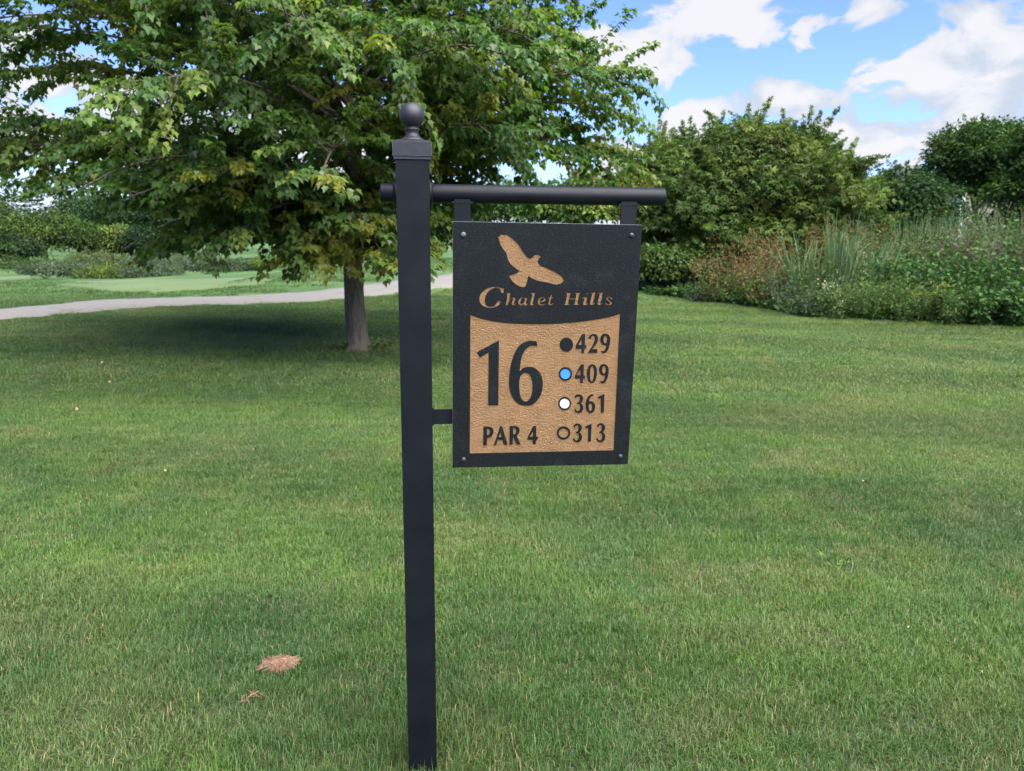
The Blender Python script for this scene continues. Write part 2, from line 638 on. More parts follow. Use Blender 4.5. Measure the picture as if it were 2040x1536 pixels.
# ------------------------------------------------------------------ putting green, fairway strips beyond
m, n, l, p = new_mat('close_mown_turf')
geo = n.new('ShaderNodeNewGeometry')
mpn = n.new('ShaderNodeMapping')
mpn.inputs['Rotation'].default_value = (0, 0, .5)
mpn.inputs['Scale'].default_value = (.45, .03, 0)
l.new(geo.outputs['Position'], mpn.inputs[0])
st = noise_node(n, l, 1.0, 1, .4, mpn.outputs[0])
st2 = noise_node(n, l, .5, 4, .6, geo.outputs['Position'])
cA = ramp(n, l, st.outputs[0], [(.45, (.066, .105, .032)), (.55, (.080, .118, .037))])
cB = mixc(n, l, 1.0, cA, ramp(n, l, st2.outputs[0], [(.3, (.85, .88, .85)), (.7, (1.1, 1.07, 1.05))]), 'MULTIPLY')
l.new(cB, p.inputs['Base Color'])
p.inputs['Roughness'].default_value = .85
M_GREEN = m


def sheet(name, outline, mat, lift=.035, cell=.9):
    """a closed outline draped on the terrain"""
    O = spline(np.array(outline + outline[:1], float), np.linspace(0, len(outline), 97)[:-1])
    c = O.mean(0)
    rr = np.linspace(0, 1, 9)[1:]
    pts = [c[None]] + [c + (O - c) * r for r in rr]
    P = np.concatenate(pts)
    Vv = np.concatenate([P, (height(P[:, 0], P[:, 1]) + lift)[:, None]], 1)
    N = len(O)
    rim = O + norm(O - c) * .03
    Vv = np.concatenate([Vv, np.concatenate([rim, (height(rim[:, 0], rim[:, 1]) - .08)[:, None]], 1)])
    T = [(0, 1 + i, 1 + (i + 1) % N) for i in range(N)]
    for r in range(len(rr)):
        a, b = 1 + r * N, 1 + (r + 1) * N
        for i in range(N):
            j = (i + 1) % N
            T += [(a + i, b + i, b + j), (a + i, b + j, a + j)]
    o = mesh_obj(name, raw_mesh(name, Vv, np.array(T), mat, smooth=True))
    return tag(o, kind='structure')


def gp(px, py):
    """where the line of sight meets the terrain"""
    d = sight(px, py)
    for t in np.geomspace(2, 600, 4000):
        q = Vector((0, 0, EYE)) + d * float(t)
        if q.z <= gz(q.x, q.y):
            return (q.x, q.y)
    return (q.x, q.y)


sheet('putting_green', [gp(*q) for q in ((112, 571), (200, 579), (300, 583), (400, 577), (540, 561), (450, 557), (330, 558), (220, 560), (140, 565))], M_GREEN)
sheet('far_green', [gp(*q) for q in ((-60, 564), (0, 560), (66, 556), (60, 550), (0, 552), (-60, 555))], M_GREEN)
sheet('far_fairway', [(-12, 60), (-4, 55), (6, 60), (10, 90), (4, 140), (-10, 150), (-18, 110)], M_GREEN)

# ------------------------------------------------------------------ grass blades
def blade_patch(name, size, count, hmin, hmax, wmin, wmax, seed, dry=.12, lean=.95):
    r = np.random.default_rng(seed)
    # blades stand in little tufts
    nt = count // 6
    tc_ = (r.random((nt, 2)) - .5) * size
    ti = r.integers(0, nt, count)
    b = tc_[ti] + r.normal(0, size * .02 + .010, (count, 2))
    ang = r.random(count) * 2 * np.pi
    th = r.random(count) ** .8 * lean + .12
    flow = r.normal(.25, .25, count)
    h = (hmin + (hmax - hmin) * r.random(count) ** 1.6)
    w = wmin + (wmax - wmin) * r.random(count)
    dirv = np.stack([np.cos(ang), np.sin(ang)], -1)
    side = np.stack([-np.sin(ang + flow), np.cos(ang + flow)], -1)
    V = np.zeros((count, 5, 3))
    for i, (t, ww) in enumerate(((0, 1.0), (.55, .8))):
        out = dirv * (h * np.sin(th) * t * (.5 + .5 * t))[:, None]
        z = h * t * np.cos(th * t)
        for j, s in enumerate((-.5, .5)):
            V[:, 2 * i + j, :2] = b + out + side * (w * ww * s)[:, None]
            V[:, 2 * i + j, 2] = z - (.004 if i == 0 else 0)
    V[:, 4, :2] = b + dirv * (h * np.sin(th) * 1.25)[:, None]
    V[:, 4, 2] = h * np.cos(th * 1.2)
    f = np.array([(0, 1, 3), (0, 3, 2), (2, 3, 4)])
    F = (np.arange(count)[:, None, None] * 5 + f[None]).reshape(-1, 3)
    col = np.zeros((count, 5, 3))
    br = .84 + .34 * r.random(count)
    isdry = (r.random(count) < dry) * (.45 + .55 * r.random(count))
    col[..., 0] = br[:, None]
    col[..., 1] = isdry[:, None]
    return raw_mesh(name, V.reshape(-1, 3), F, M_BLADE, col.reshape(-1, 3))


def path_dist(P):
    return np.sqrt(((P[:, None] - pc[None]) ** 2).sum(-1)).min(1)


def scatter(name, meshes, pts, rotz, scl, idx, label, cat):
    col = bpy.data.collections.new(name + '_sources')
    for i, me in enumerate(meshes):
        col.objects.link(bpy.data.objects.new('%s_source_%02d' % (name, i), me))
    me = bpy.data.meshes.new(name)
    me.vertices.add(len(pts))
    me.vertices.foreach_set('co', np.ascontiguousarray(pts, dtype=np.float32).ravel())
    rot = np.zeros((len(pts), 3), dtype=np.float32)
    rot[:, 2] = rotz
    a = me.attributes.new('rot', 'FLOAT_VECTOR', 'POINT')
    a.data.foreach_set('vector', rot.ravel())
    a = me.attributes.new('scl', 'FLOAT_VECTOR', 'POINT')
    a.data.foreach_set('vector', np.ascontiguousarray(scl, dtype=np.float32).ravel())
    a = me.attributes.new('idx', 'INT', 'POINT')
    a.data.foreach_set('value', np.ascontiguousarray(idx, dtype=np.int32))
    me.materials.append(M_BLADE)
    o = mesh_obj(name, me)
    ng = bpy.data.node_groups.new(name + '_scatter', 'GeometryNodeTree')
    ng.interface.new_socket('Geometry', in_out='INPUT', socket_type='NodeSocketGeometry')
    ng.interface.new_socket('Geometry', in_out='OUTPUT', socket_type='NodeSocketGeometry')
    N, L = ng.nodes, ng.links
    gi, go = N.new('NodeGroupInput'), N.new('NodeGroupOutput')
    ip = N.new('GeometryNodeInstanceOnPoints')
    ci = N.new('GeometryNodeCollectionInfo')
    ci.inputs['Collection'].default_value = col
    ci.inputs['Separate Children'].default_value = True
    ci.inputs['Reset Children'].default_value = True
    L.new(gi.outputs[0], ip.inputs['Points'])
    L.new(ci.outputs[0], ip.inputs['Instance'])
    ip.inputs['Pick Instance'].default_value = True
    for nm, dt, sk in (('idx', 'INT', 'Instance Index'), ('rot', 'FLOAT_VECTOR', 'Rotation'), ('scl', 'FLOAT_VECTOR', 'Scale')):
        q = N.new('GeometryNodeInputNamedAttribute')
        q.data_type = dt
        q.inputs['Name'].default_value = nm
        L.new(q.outputs[0], ip.inputs[sk])
    L.new(ip.outputs[0], go.inputs[0])
    mod = o.modifiers.new('scatter', 'NODES')
    mod.node_group = ng
    return tag(o, label, cat, kind='stuff')


def zone(step, y0, y1, bmax, seed, keep=None):
    r = np.random.default_rng(seed)
    xs = np.arange(-bmax * y1 - 2, bmax * y1 + 2, step)
    ys = np.arange(y0, y1, step)
    X, Y = np.meshgrid(xs, ys)
    P = np.stack([X.ravel(), Y.ravel()], -1) + (r.random((X.size, 2)) - .5) * step * .12
    P = P[np.abs(P[:, 0]) < bmax * P[:, 1] + .9]
    if keep is not None:
        P = P[keep(P)]
    z = height(P[:, 0], P[:, 1])
    n = len(P)
    hs = .78 + .5 * r.random(n)
    scl = np.stack([np.ones(n), np.ones(n), hs], -1)
    return np.concatenate([P, z[:, None]], 1), r.integers(0, 4, n) * (np.pi / 2) + r.normal(0, .06, n), scl, r


near = [blade_patch('blade_tuft_%d' % i, 0.25, 1900, .018, .043, .0015, .0031, 100 + i, dry=(.03, .04, .08, .05, .14, .04)[i]) for i in range(6)]
P, rz, sc, r = zone(.212, 1.15, 6.6, .86, 1)
# longer grass where the mower cannot reach, round the post
dpost = np.hypot(P[:, 0] + .236, P[:, 1] - 1.785)
sc[:, 2] *= 1 + .75 * np.exp(-(dpost / .42) ** 2)
scatter('lawn_grass', near, P, rz, sc, r.integers(0, 6, len(P)), 'short mown lawn grass around the foot of the sign post', 'grass')
mid = [blade_patch('mid_tuft_%d' % i, .52, 2100, .022, .048, .0030, .0056, 200 + i, dry=(.05, .10, .06, .08)[i]) for i in range(4)]
P, rz, sc, r = zone(.43, 6.5, 15.0, .86, 2, lambda P: path_dist(P) > 1.22)
dtree = np.hypot(P[:, 0] + 1.85, P[:, 1] - 8.73)
sc[:, 2] *= 1 + .8 * np.exp(-(dtree / .5) ** 2)
scatter('middle_lawn_grass', mid, P, rz, sc, r.integers(0, 4, len(P)), 'mown lawn stretching from the maple to the cart path', 'grass')
far = [blade_patch('far_tuft_%d' % i, 1.05, 1500, .025, .05, .006, .011, 300 + i, dry=.05) for i in range(3)]


def off_green(P):
    px = 1020 + FPX * P[:, 0] / P[:, 1] * 1.015
    near_edge = np.interp(px, [112, 200, 300, 400, 540], [19.5, 17.2, 16.2, 17.4, 21.0])
    return (path_dist(P) > 1.45) & ~((px > 90) & (px < 570) & (P[:, 1] > near_edge - .3))


P, rz, sc, r = zone(.9, 14.0, 31.0, .84, 3, off_green)
scatter('far_rough_grass', far, P, rz, sc, r.integers(0, 3, len(P)), 'rough grass on the rise beyond the cart path', 'grass')


# ------------------------------------------------------------------ the hole sign
def metal_mat():
    m, n, l, p = new_mat('black_powder_coat')
    v = obj_coord(n, l=l)
    fine_ = noise_node(n, l, 900, 3, .6, v)
    wide = noise_node(n, l, 9, 5, .6, v)
    c = ramp(n, l, wide.outputs[0], [(.3, (.003, .0042, .0065)), (.7, (.005, .0065, .0095))])
    ch = noise_node(n, l, 160, 6, .75, v)
    spots = ramp(n, l, ch.outputs[0], [(.64, (0, 0, 0)), (.72, (.5, .5, .5))])
    lowg = noise_node(n, l, 14, 3, .6, v)
    spots = mixc(n, l, 1.0, spots, ramp(n, l, lowg.outputs[0], [(.50, (0, 0, 0)), (.62, (1, 1, 1))]), 'MULTIPLY')
    c = mixc(n, l, spots, c, (.16, .165, .18))
    l.new(c, p.inputs['Base Color'])
    l.new(ramp(n, l, wide.outputs[0], [(.3, (.42, .42, .42)), (.7, (.55, .55, .55))]), p.inputs['Roughness'])
    p.inputs['Specular IOR Level'].default_value = .22
    l.new(bump(n, l, fine_.outputs[0], .06, .0008), p.inputs['Normal'])
    return m


def weathered_cap_mat():
    m, n, l, p = new_mat('chalky_black_cast_metal')
    v = obj_coord(n, l=l)
    a = noise_node(n, l, 60, 6, .7, v)
    b = noise_node(n, l, 420, 4, .7, v)
    c = ramp(n, l, a.outputs[0], [(.35, (.0085, .0095, .014)), (.68, (.018, .020, .027))])
    # pale oxide dust in specks
    bv = n.new('ShaderNodeBevel')
    bv.samples = 6
    bv.inputs['Radius'].default_value = .0022
    gg = n.new('ShaderNodeNewGeometry')
    dt = n.new('ShaderNodeVectorMath')
    dt.operation = 'DOT_PRODUCT'
    l.new(bv.outputs[0], dt.inputs[0])
    l.new(gg.outputs['Normal'], dt.inputs[1])
    wear = ramp(n, l, dt.outputs['Value'], [(.80, (.8, .8, .8)), (.97, (0, 0, 0))])
    wear = mixc(n, l, 1.0, wear, ramp(n, l, b.outputs[0], [(.40, (.1, .1, .1)), (.6, (1, 1, 1))]), 'MULTIPLY')
    c = mixc(n, l, wear, c, (.20, .22, .25))
    sp = ramp(n, l, b.outputs[0], [(.62, (0, 0, 0)), (.72, (.12, .12, .12))])
    c = mixc(n, l, sp, c, (.3, .31, .33))
    l.new(c, p.inputs['Base Color'])
    p.inputs['Roughness'].default_value = .52
    l.new(bump(n, l, a.outputs[0], .15, .001), p.inputs['Normal'])
    return m


def face_mat():
    m, n, l, p = new_mat('speckled_black_sign_face')
    v = obj_coord(n, l=l)
    s1 = noise_node(n, l, 330, 4, .85, v)
    s2 = noise_node(n, l, 1100, 2, .6, v)
    cloud = noise_node(n, l, 16, 5, .65, v, .8)
    c = ramp(n, l, s1.outputs[0], [(.42, (.0030, .0040, .0045)), (.55, (.008, .010, .011)), (.64, (.042, .047, .050)), (.73, (.17, .18, .185))])
    smear = ramp(n, l, cloud.outputs[0], [(.55, (0, 0, 0)), (.78, (.20, .20, .20))])
    c = mixc(n, l, smear, c, (.062, .070, .078))
    l.new(c, p.inputs['Base Color'])
    p.inputs['Roughness'].default_value = .40
    p.inputs['Specular IOR Level'].default_value = .16
    l.new(bump(n, l, s2.outputs[0], .35, .0012), p.inputs['Normal'])
    return m


def gold_mat():
    m, n, l, p = new_mat('hammered_gold_paint')
    v = obj_coord(n, (1, 1, 1.55), l)
    w = noise_node(n, l, 60, 2, .5, v)
    wm = n.new('ShaderNodeVectorMath')
    wm.operation = 'MULTIPLY_ADD'
    l.new(w.outputs['Color'], wm.inputs[0])
    wm.inputs[1].default_value = (.007, .007, .007)
    l.new(v, wm.inputs[2])
    a = noise_node(n, l, 215, 3, .55, wm.outputs[0], .9)
    b = noise_node(n, l, 26, 4, .6, v)
    h = ramp(n, l, a.outputs[0], [(.30, (0, 0, 0)), (.5, (.55, .55, .55)), (.7, (1, 1, 1))])
    c = ramp(n, l, b.outputs[0], [(.3, (.335, .180, .070)), (.7, (.42, .238, .098))])
    l.new(c, p.inputs['Base Color'])
    p.inputs['Roughness'].default_value = .46
    p.inputs['Specular IOR Level'].default_value = .5
    l.new(bump(n, l, h, 1.0, .0080), p.inputs['Normal'])
    return m


M_METAL, M_CAP, M_FACE, M_GOLD = metal_mat(), weathered_cap_mat(), face_mat(), gold_mat()
M_CORE = plain('grey_green_sign_core', (.20, .225, .21), .6, .25, 120, .1)
M_BLUE = plain('blue_marker_paint', (.038, .215, .66), .5, .12, 300, .5)
M_WHITE = plain('white_marker_paint', (.50, .535, .56), .5, .06, 300, .5)
M_BOLT = plain('black_bolt', (.025, .028, .035), .3, .2, 200, .05)
M_STEEL = plain('worn_bolt', (.10, .10, .10), .35, .5, 200, .1)

YAW = rad(6.66)
sign = empty('hole_sign', (-.2364, 1.7848, 0), YAW)
tag(sign, 'black metal post with ball finial holding a black and gold golf hole sign', 'sign')

HP = .0381
b_ = box_bm(-HP, HP, -HP, HP, -.35, 1.642)
bm_obj('post', b_, M_METAL, sign, bevel=.0028, seg=3)

# cap: lower lip, collar, top plate
bm = box_bm(-.0418, .0418, -.0418, .0418, 1.6285, 1.6365)
capb = bm_obj('post_cap', box_bm(-.0442, .0442, -.0442, .0442, 1.6355, 1.6665), M_CAP, sign, bevel=.0022, seg=2)
bm_obj('cap_lip', bm, M_CAP, capb, bevel=.002)
bm_obj('cap_plate', box_bm(-.0355, .0355, -.0355, .0355, 1.6650, 1.6706), M_CAP, capb, bevel=.0015)
prof = [(0, 1.6690), (.0262, 1.6700), (.0268, 1.6735), (.0255, 1.6760), (.0215, 1.6775), (.0170, 1.6815), (.0145, 1.6865), (.0140, 1.6910),
        (.0178, 1.6955), (.0182, 1.6970), (.0165, 1.6985), (.0138, 1.7005), (.0148, 1.7030)]
R_, zc = .0288, 1.7275
for i in range(22):
    a = -math.pi / 2 + math.asin(.0150 / R_) + (math.pi - math.asin(.0150 / R_)) * (i + .5) / 22
    prof.append((max(R_ * math.cos(a), 0.0008), zc + R_ * math.sin(a)))
prof.append((0, zc + R_))
bm_obj('ball_finial', lathe_bm(prof, 40), M_CAP, sign, smooth=True)

# cross bar through the post, rounded rims
rb = .0215
prof = [(0, -.0760), (rb - .004, -.0760), (rb - .001, -.0752), (rb, -.0730), (rb, .6030), (rb - .001, .6052), (rb - .004, .6060), (0, .6060)]
o = bm_obj('crossbar', lathe_bm(prof, 40, 'X'), M_METAL, sign, smooth=True)
o.location = (0, 0, 1.5548)
for x0, x1 in ((HP - .001, HP + .0085), (-HP - .0085, -HP + .001)):
    w0, w1 = (rb + .0075, rb + .0005) if x0 > 0 else (rb + .0005, rb + .0075)
    o = bm_obj('weld_collar', lathe_bm([(0, x0), (w0, x0), ((w0 + w1) / 2 + .0008, (x0 + x1) / 2), (w1, x1), (0, x1)], 32, 'X'), M_METAL, sign, smooth=True)
    o.location = (0, 0, 1.5548)
# flat hanger tabs: from the bar down behind the panel
for x0, x1 in ((.0950, .1330), (.4945, .5330)):
    tb = bm_obj('hanger_tab', box_bm(x0, x1, -.0215, -.0140, .905 if x0 < .3 else .912, 1.5420), M_METAL, sign, bevel=.0012)
    bm_obj('weld_bead', box_bm(x0 - .006, x1 + .006, -.0225, -.0030, 1.5325, 1.5375), M_METAL, tb, bevel=.0022)
bm_obj('side_bracket', box_bm(HP - .001, .0945, -.0213, -.0142, .9990, 1.0358), M_METAL, sign, bevel=.0012)
bm_obj('bracket_weld', box_bm(HP - .001, HP + .0035, -.0240, -.0115, .9965, 1.0383), M_METAL, sign, bevel=.0015)

# panel: local frame x right, z up, front face at y = 0 looking to -y
PW, PH, PD = .4510, .6031, .0125
panel = bm_obj('sign_panel', box_bm(-PW / 2, PW / 2, .0030, PD, -PH / 2, PH / 2), M_CORE, None, bevel=.0010)
lean, sroll = rad(1.05), rad(-.40)
axv = Vector((math.cos(YAW), math.sin(YAW), 0))
nv = Vector((math.sin(YAW), -math.cos(YAW), 0))
up2 = Vector((0, 0, 1)) * math.cos(lean) + nv * math.sin(lean)
ax2 = axv * math.cos(sroll) + up2 * math.sin(sroll)
up3 = -axv * math.sin(sroll) + up2 * math.cos(sroll)
nn = ax2.cross(up3)
back = -nn
pm = Matrix(((ax2.x, back.x, up3.x, .080), (ax2.y, back.y, up3.y, 1.783), (ax2.z, back.z, up3.z, EYE - .297), (0, 0, 0, 1)))
if nn.dot(nv) < 0:
    raise RuntimeError('panel faces away')
panel.parent = sign
panel.matrix_parent_inverse = Matrix.Identity(4)
sm = Matrix.Translation((-.2364, 1.7848, 0)) @ Matrix.Rotation(YAW, 4, 'Z')
panel.matrix_basis = sm.inverted() @ pm

BOLTS= [(-201.0, 272.1), (200.4, 276.9), (-198.0, -280.0), (203.6, -279.1)]
GLYPHS=[
 ('bird',['-112.06,274.02!;-117.88,268.47!;-121.09,267.78!;-116.19,262.44!;-117.99,260.84!;-116.13,258.25;-113.88,250.95;-107.82,241.59;-99.01,230.13;-96.13,219.58;-91.63,210.08;-85.52,202.72;-74.47,194.33;-66.73,189.61!;-76.45,183.57;-89.46,178.56;-91.05,175.85;-86,168.37;-78.19,160.37;-68.2,154;-58.25,151.4;-52.23,153.1;-49.64,160.18;-46.61,172.12;-45.66,178.07!;-37.84,173.32;-25.59,168.07;-12.25,164.98;2.22,162.45;13.41,159.32;26.26,157.51!;27.29,160.03!;34.02,158.81!;33.34,162.29!;39.13,162.36!;37.09,166.47!;43.45,166.23!;38.62,170.52!;39.83,173.8!;31.6,180.2;20.28,187.08;9.04,192.32;-2.16,197.54;-12.16,200.62;-18.87,204.81;-22.83,209.04;-23.31,214.38;-20.41,220.84;-16.62,222.5!;-19.46,226.18;-23.9,228.24;-29.37,228.36;-33.67,225.41;-37.93,221.08;-42.26,219.41;-47.76,220.91;-53.34,226.67;-60.06,235.05;-67.9,246.54;-76.77,256.91;-86.64,265.12;-96.44,271.73;-102.94,274.73!;-105.06,272.6!;-108.3,274.31!']),
 ('C',['-102.69,147.49!;-105.18,136.97!;-109.84,136.92!;-111.08,142.15;-113.79,146.84;-118.58,149.41;-123.86,149.35;-132.27,146.63;-140.63,140.26;-145.83,132.34;-148.66,123.9;-148.86,116.53;-147.22,110.74;-144,106.01;-138.16,103.94;-131.8,103.99;-127.04,105.62;-122.32,110.43;-117.63,117.34!;-110.74,117.67!;-112.78,111.57;-115.38,107.31!;-122.24,103.81;-131.77,101.24;-141.31,101.53;-149.81,104.38;-156.72,109.07;-160.99,115.89;-161.83,122.72;-160.56,130.09;-156.92,136.42;-149.09,143.83;-140.71,148.63;-132.31,151.08;-123.89,151.7;-116.49,151;-109.59,148.99']),
 ('h',['-98.02,136.78!;-87.95,137.94!;-89.63,127.64!;-91.09,119.17!;-87.44,123.97;-83.75,126.22;-78.96,126.43;-76.27,124.87;-76.19,120.9;-78.73,113.99;-79.47,110.8;-77.07,110.82;-73.39,113.77!;-74.4,110.84;-78.09,108.16;-81.83,108.02;-83.73,110.23;-83.54,114.48;-81.79,120.85;-81.58,124.02;-83.47,125.33;-86.37,123.45;-90.52,117.06;-92.57,112.28!;-93.56,108.03!;-98.89,107.98!;-96.92,118.06!;-95.02,131.81!;-95.6,134.7;-98,135.73!']),
 ('a',['-46.33,126.84!;-48.52,118.86!;-49.88,112.95;-49.52,110.29;-47.14,110.61;-44.22,113.29!;-45.94,110.03;-48.87,107.93;-51.85,107.91;-54.28,109.95;-54.91,111.72!;-57.24,109.34;-61.38,107.83;-65.57,109.27;-68.02,112.79;-68.12,117.5;-65.84,122.23;-61.76,125.8;-57.63,127.31;-54.05,126.47;-51.62,124.14!;-50.46,125.62!', '-52.74,121.18;-54.6,124.7;-57.01,125.85;-59.94,124.06;-62.24,120.5;-63.64,116.36;-63.56,112.83;-61.74,110.78;-59.06,110.8;-56.13,112.89;-53.53,116.46']),
 ('l',['-39.44,137.19!;-28.45,138.19!;-30.82,126.1!;-33.49,113.68;-33.41,110.43;-31.04,111.04;-27.82,113.73!;-29.82,110.17;-33.35,108.06;-36.94,108.33;-39.09,110.68;-38.61,115.41;-36.73,123.69!;-34.9,134.3!;-35.82,135.17!;-39.1,135.43!']),
 ('e',['-2.36,113.37!;-4.68,110.68;-8.21,108.28;-12.39,107.65;-17.23,109.09;-20.33,113.21;-21.04,117.34;-19.38,122.08;-15.89,125.66;-10.56,127.48;-5.75,126.64;-2.36,123.43;-2.57,120.47;-6.08,117.48;-12.62,115.64;-16.2,115.32!;-15.52,112.36;-12.47,110.31;-8.28,110.65;-4.15,113.05!', '-16.86,117.68!;-12.09,118.31;-7.94,119.83;-5.62,122.21;-6.9,125.16;-9.92,126.01;-13.46,124.5;-15.77,121.53']),
 ('t',['13.19,134.21!;11.61,127.4!;16.72,127.16!;15.87,125.38!;11.39,124.86!;9.02,114.06;9.73,110.8;12.71,111.42;18.04,114.14!;16.34,110.86;12.2,108.74;7.98,108.83;5.22,110.76;4.84,113.43;5.86,119.36!;7.19,124.82!;3.58,125.26!;3.82,127.03!;7.71,127.37!;10.85,132.42!']),
 ('H',['46.81,138.58!;61.79,138.38!;57.07,134.78!;54.9,125.16!;71.22,125.32!;72.65,134.94!;68.87,138.81!;84.11,138.76!;79.55,135.01!;76.79,113.59!;79.87,109.68!;65.67,109.56!;69.54,112.81!;70.8,123.18!;54.62,123.02!;53.56,112.67!;57.31,109.48!;43.16,109.36!;46.67,112.61!;49.84,134.71!']),
 ('i',['87.67,123.34!;89.69,127.28;94,128.75;99.14,127.73;99.98,125.24;98.14,117.36;97.27,112.33;99.11,111.99;103.35,115.25!;101.32,111.65;96.3,109.31;91.9,109.78;89.97,112.27;90.54,115.86;93.12,123.74;92.66,125.88;90.5,125.5!', '98.67,138.34;100.73,137.94;101.43,136.88;100.61,135.66;98.97,135.07;96.97,135.62;96.05,136.75;96.87,137.9']),
 ('l',['107.41,138.51!;119.37,140.27!;117.41,127.55!;114.02,113.91;114.81,112.49;119.81,115.4!;117.41,111.79;112.39,109.45;108.71,109.92;107.12,112.78;108.24,120.31!;111.57,135.34!;110.4,136.9!;107.47,137.08!']),
 ('l',['126.16,138.7!;138.14,140.47!;136.21,127.73!;132.85,114.08;133.65,112.65;138.65,115.57!;136.26,111.95;131.23,109.61;127.54,110.08;125.93,112.94;127.04,120.48!;130.34,135.54!;129.16,137.09!;126.23,137.28!']),
 ('s',['161.62,123.68!;158.66,124.01;156.28,127.21;153.3,128.04;150.44,126.44;150.96,123.58;155.92,120.03;160.53,116.48;161.09,112.89;157.9,110.34;152.79,109.58;147.56,110.97;144.49,113.46!;145.85,115.63!;148.94,112.78;152.69,111.38;156.32,112.49;156.92,115.01;153.83,117.86;148.46,122.12;146.66,125.69;148.15,128.21;153.21,129.69;158.41,128.67;161.87,125.83!']),
 ('1',['-166.97,-7.01!;-113.63,22.6!;-113.27,-32.29!;-112.87,-140.36!;-137.77,-140.12!;-138.06,-7.01!;-159.29,-19.91!']),
 ('6',['-21.88,20.23!;-19.38,8.59!;-35.75,8.57;-47.15,0.79;-54.59,-11.54;-58.77,-27.16;-61.42,-54.65!;-53.81,-47.45;-43.54,-43.94;-30.57,-44.23;-18.72,-50.18;-9.3,-61.43;-3.85,-78.68;-3.09,-96;-7.16,-114.7;-16.62,-129.41;-29.49,-140.07;-45.21,-141.94;-59.7,-138.44;-72.98,-127.58;-82.41,-110.13;-86.9,-90.17;-87,-69.03;-84.83,-45.4;-80.05,-24.53;-73.95,-7.64;-65.25,6.59;-53.91,16.29;-39.9,20.83', '-61.56,-79.71;-58.59,-66.52;-52.26,-59.29;-43.2,-58.66;-35.93,-63.97;-31.11,-74.57;-28.79,-89.18;-29.57,-110.52;-35.11,-125.22;-42.82,-131.6;-52.07,-127.76;-58.18,-116.99;-61.18,-98.29']),
 ('dot_black',['69.23,11.68;68.97,7.74;67.88,4;66.03,0.63;63.51,-2.18;60.43,-4.3;56.97,-5.61;53.28,-6.06;49.57,-5.61;46.01,-4.3;42.79,-2.19;40.06,0.61;37.97,3.97;36.62,7.7;36.07,11.63;36.34,15.56;37.44,19.28;39.29,22.62;41.81,25.42;44.87,27.52;48.31,28.83;51.98,29.28;55.68,28.85;59.22,27.56;62.45,25.47;65.18,22.68;67.28,19.34;68.66,15.61']),
 ('4',['90.84,38.11!;98.43,38.14!;98.82,10.69!;102.43,10.69!;102.42,1.89!;98.42,1.49!;97.68,-9.34!;91.24,-9.34!;90.22,1.48!;76.75,1.47!;76.8,10.26!', '81.98,10.82!;90.79,10.83!;89.76,25.81!']),
 ('2',['107.25,28.64!;111.36,35.41;118.42,38.6;125.72,37.04;130.44,30.69;130.82,22.72;128.39,14.73;122.36,5.92;116.98,0.3!;130.69,0.31!;130.97,-8.94!;106.76,-8.94!;114.45,2.7;120.37,13.92;123.11,24.3;122.41,30.67;119.47,33.44;114.73,31.84;112.24,24.67!']),
 ('9',['148.53,39.1;156.31,36.74;161.14,29.18;161.93,18.79;160.25,7.56;156.74,-2.89;150.56,-8.94;144.91,-9.34;139.85,-5.31!;141.81,-4.11!;146.31,-4.91;150.17,-1.29;152.27,5.14;152.78,11.16!;148.8,9.96;143.02,12.35;138.27,18.74;136.87,25.93;139.13,33.9;143.36,37.89', '149.2,33.77;146.13,30.74;145.25,24.35;146.37,17.96;149.38,14.36;152.11,16.37;153.8,22.77;153.03,29.96']),
 ('ring',['69.7,-61.94;69.43,-65.78;68.33,-69.43;66.46,-72.7;63.92,-75.42;60.83,-77.47;57.34,-78.73;53.64,-79.15;49.9,-78.69;46.33,-77.4;43.09,-75.32;40.36,-72.58;38.26,-69.3;36.91,-65.65;36.36,-61.82;36.64,-57.99;37.75,-54.37;39.62,-51.12;42.15,-48.42;45.23,-46.38;48.69,-45.12;52.38,-44.7;56.1,-45.14;59.66,-46.42;62.9,-48.47;65.64,-51.2;67.75,-54.46;69.13,-58.11', '65.75,-62.09;65.53,-64.95;64.7,-67.67;63.27,-70.1;61.33,-72.13;58.97,-73.66;56.31,-74.59;53.48,-74.9;50.63,-74.56;47.9,-73.61;45.44,-72.06;43.35,-70.01;41.75,-67.57;40.72,-64.85;40.3,-62;40.52,-59.14;41.36,-56.44;42.79,-54.02;44.73,-52;47.08,-50.48;49.73,-49.55;52.54,-49.23;55.39,-49.56;58.11,-50.51;60.57,-52.05;62.66,-54.08;64.28,-56.51;65.32,-59.23']),
 ('disc_blue',['65.67,-62.09;65.46,-64.93;64.63,-67.63;63.2,-70.05;61.28,-72.06;58.93,-73.58;56.28,-74.52;53.48,-74.82;50.65,-74.49;47.94,-73.53;45.49,-71.99;43.42,-69.96;41.82,-67.53;40.79,-64.83;40.38,-62;40.59,-59.17;41.43,-56.48;42.86,-54.07;44.78,-52.06;47.12,-50.55;49.75,-49.62;52.55,-49.31;55.36,-49.63;58.07,-50.58;60.53,-52.11;62.6,-54.13;64.21,-56.55;65.24,-59.25']),
 ('4',['90.84,-38.08!;98.51,-38.09!;98.88,-65.32!;102.6,-66.96!;102.51,-74.32!;98.06,-74.7!;97.7,-85.35!;91.2,-85.31!;90.32,-73.85!;77.16,-72.97!;77.24,-66.86!', '81.45,-64.84!;91.01,-65.12!;90.12,-49.82!']),
 ('0',['119.53,-37.73;126.98,-40.99;131.43,-49.13;132.71,-58.92;131.62,-70.36;128.05,-81;120.93,-85.89;113.41,-81.74;108.98,-73.53;106.85,-62.08;107.96,-50.69;112.39,-40.96', '119.33,-42.19;115.93,-47.46;114.94,-58.04;115.42,-68.65;117.34,-78.48;120.33,-81.61;123.04,-78.51;124.62,-68.69;124.9,-57.26;123.19,-46.67']),
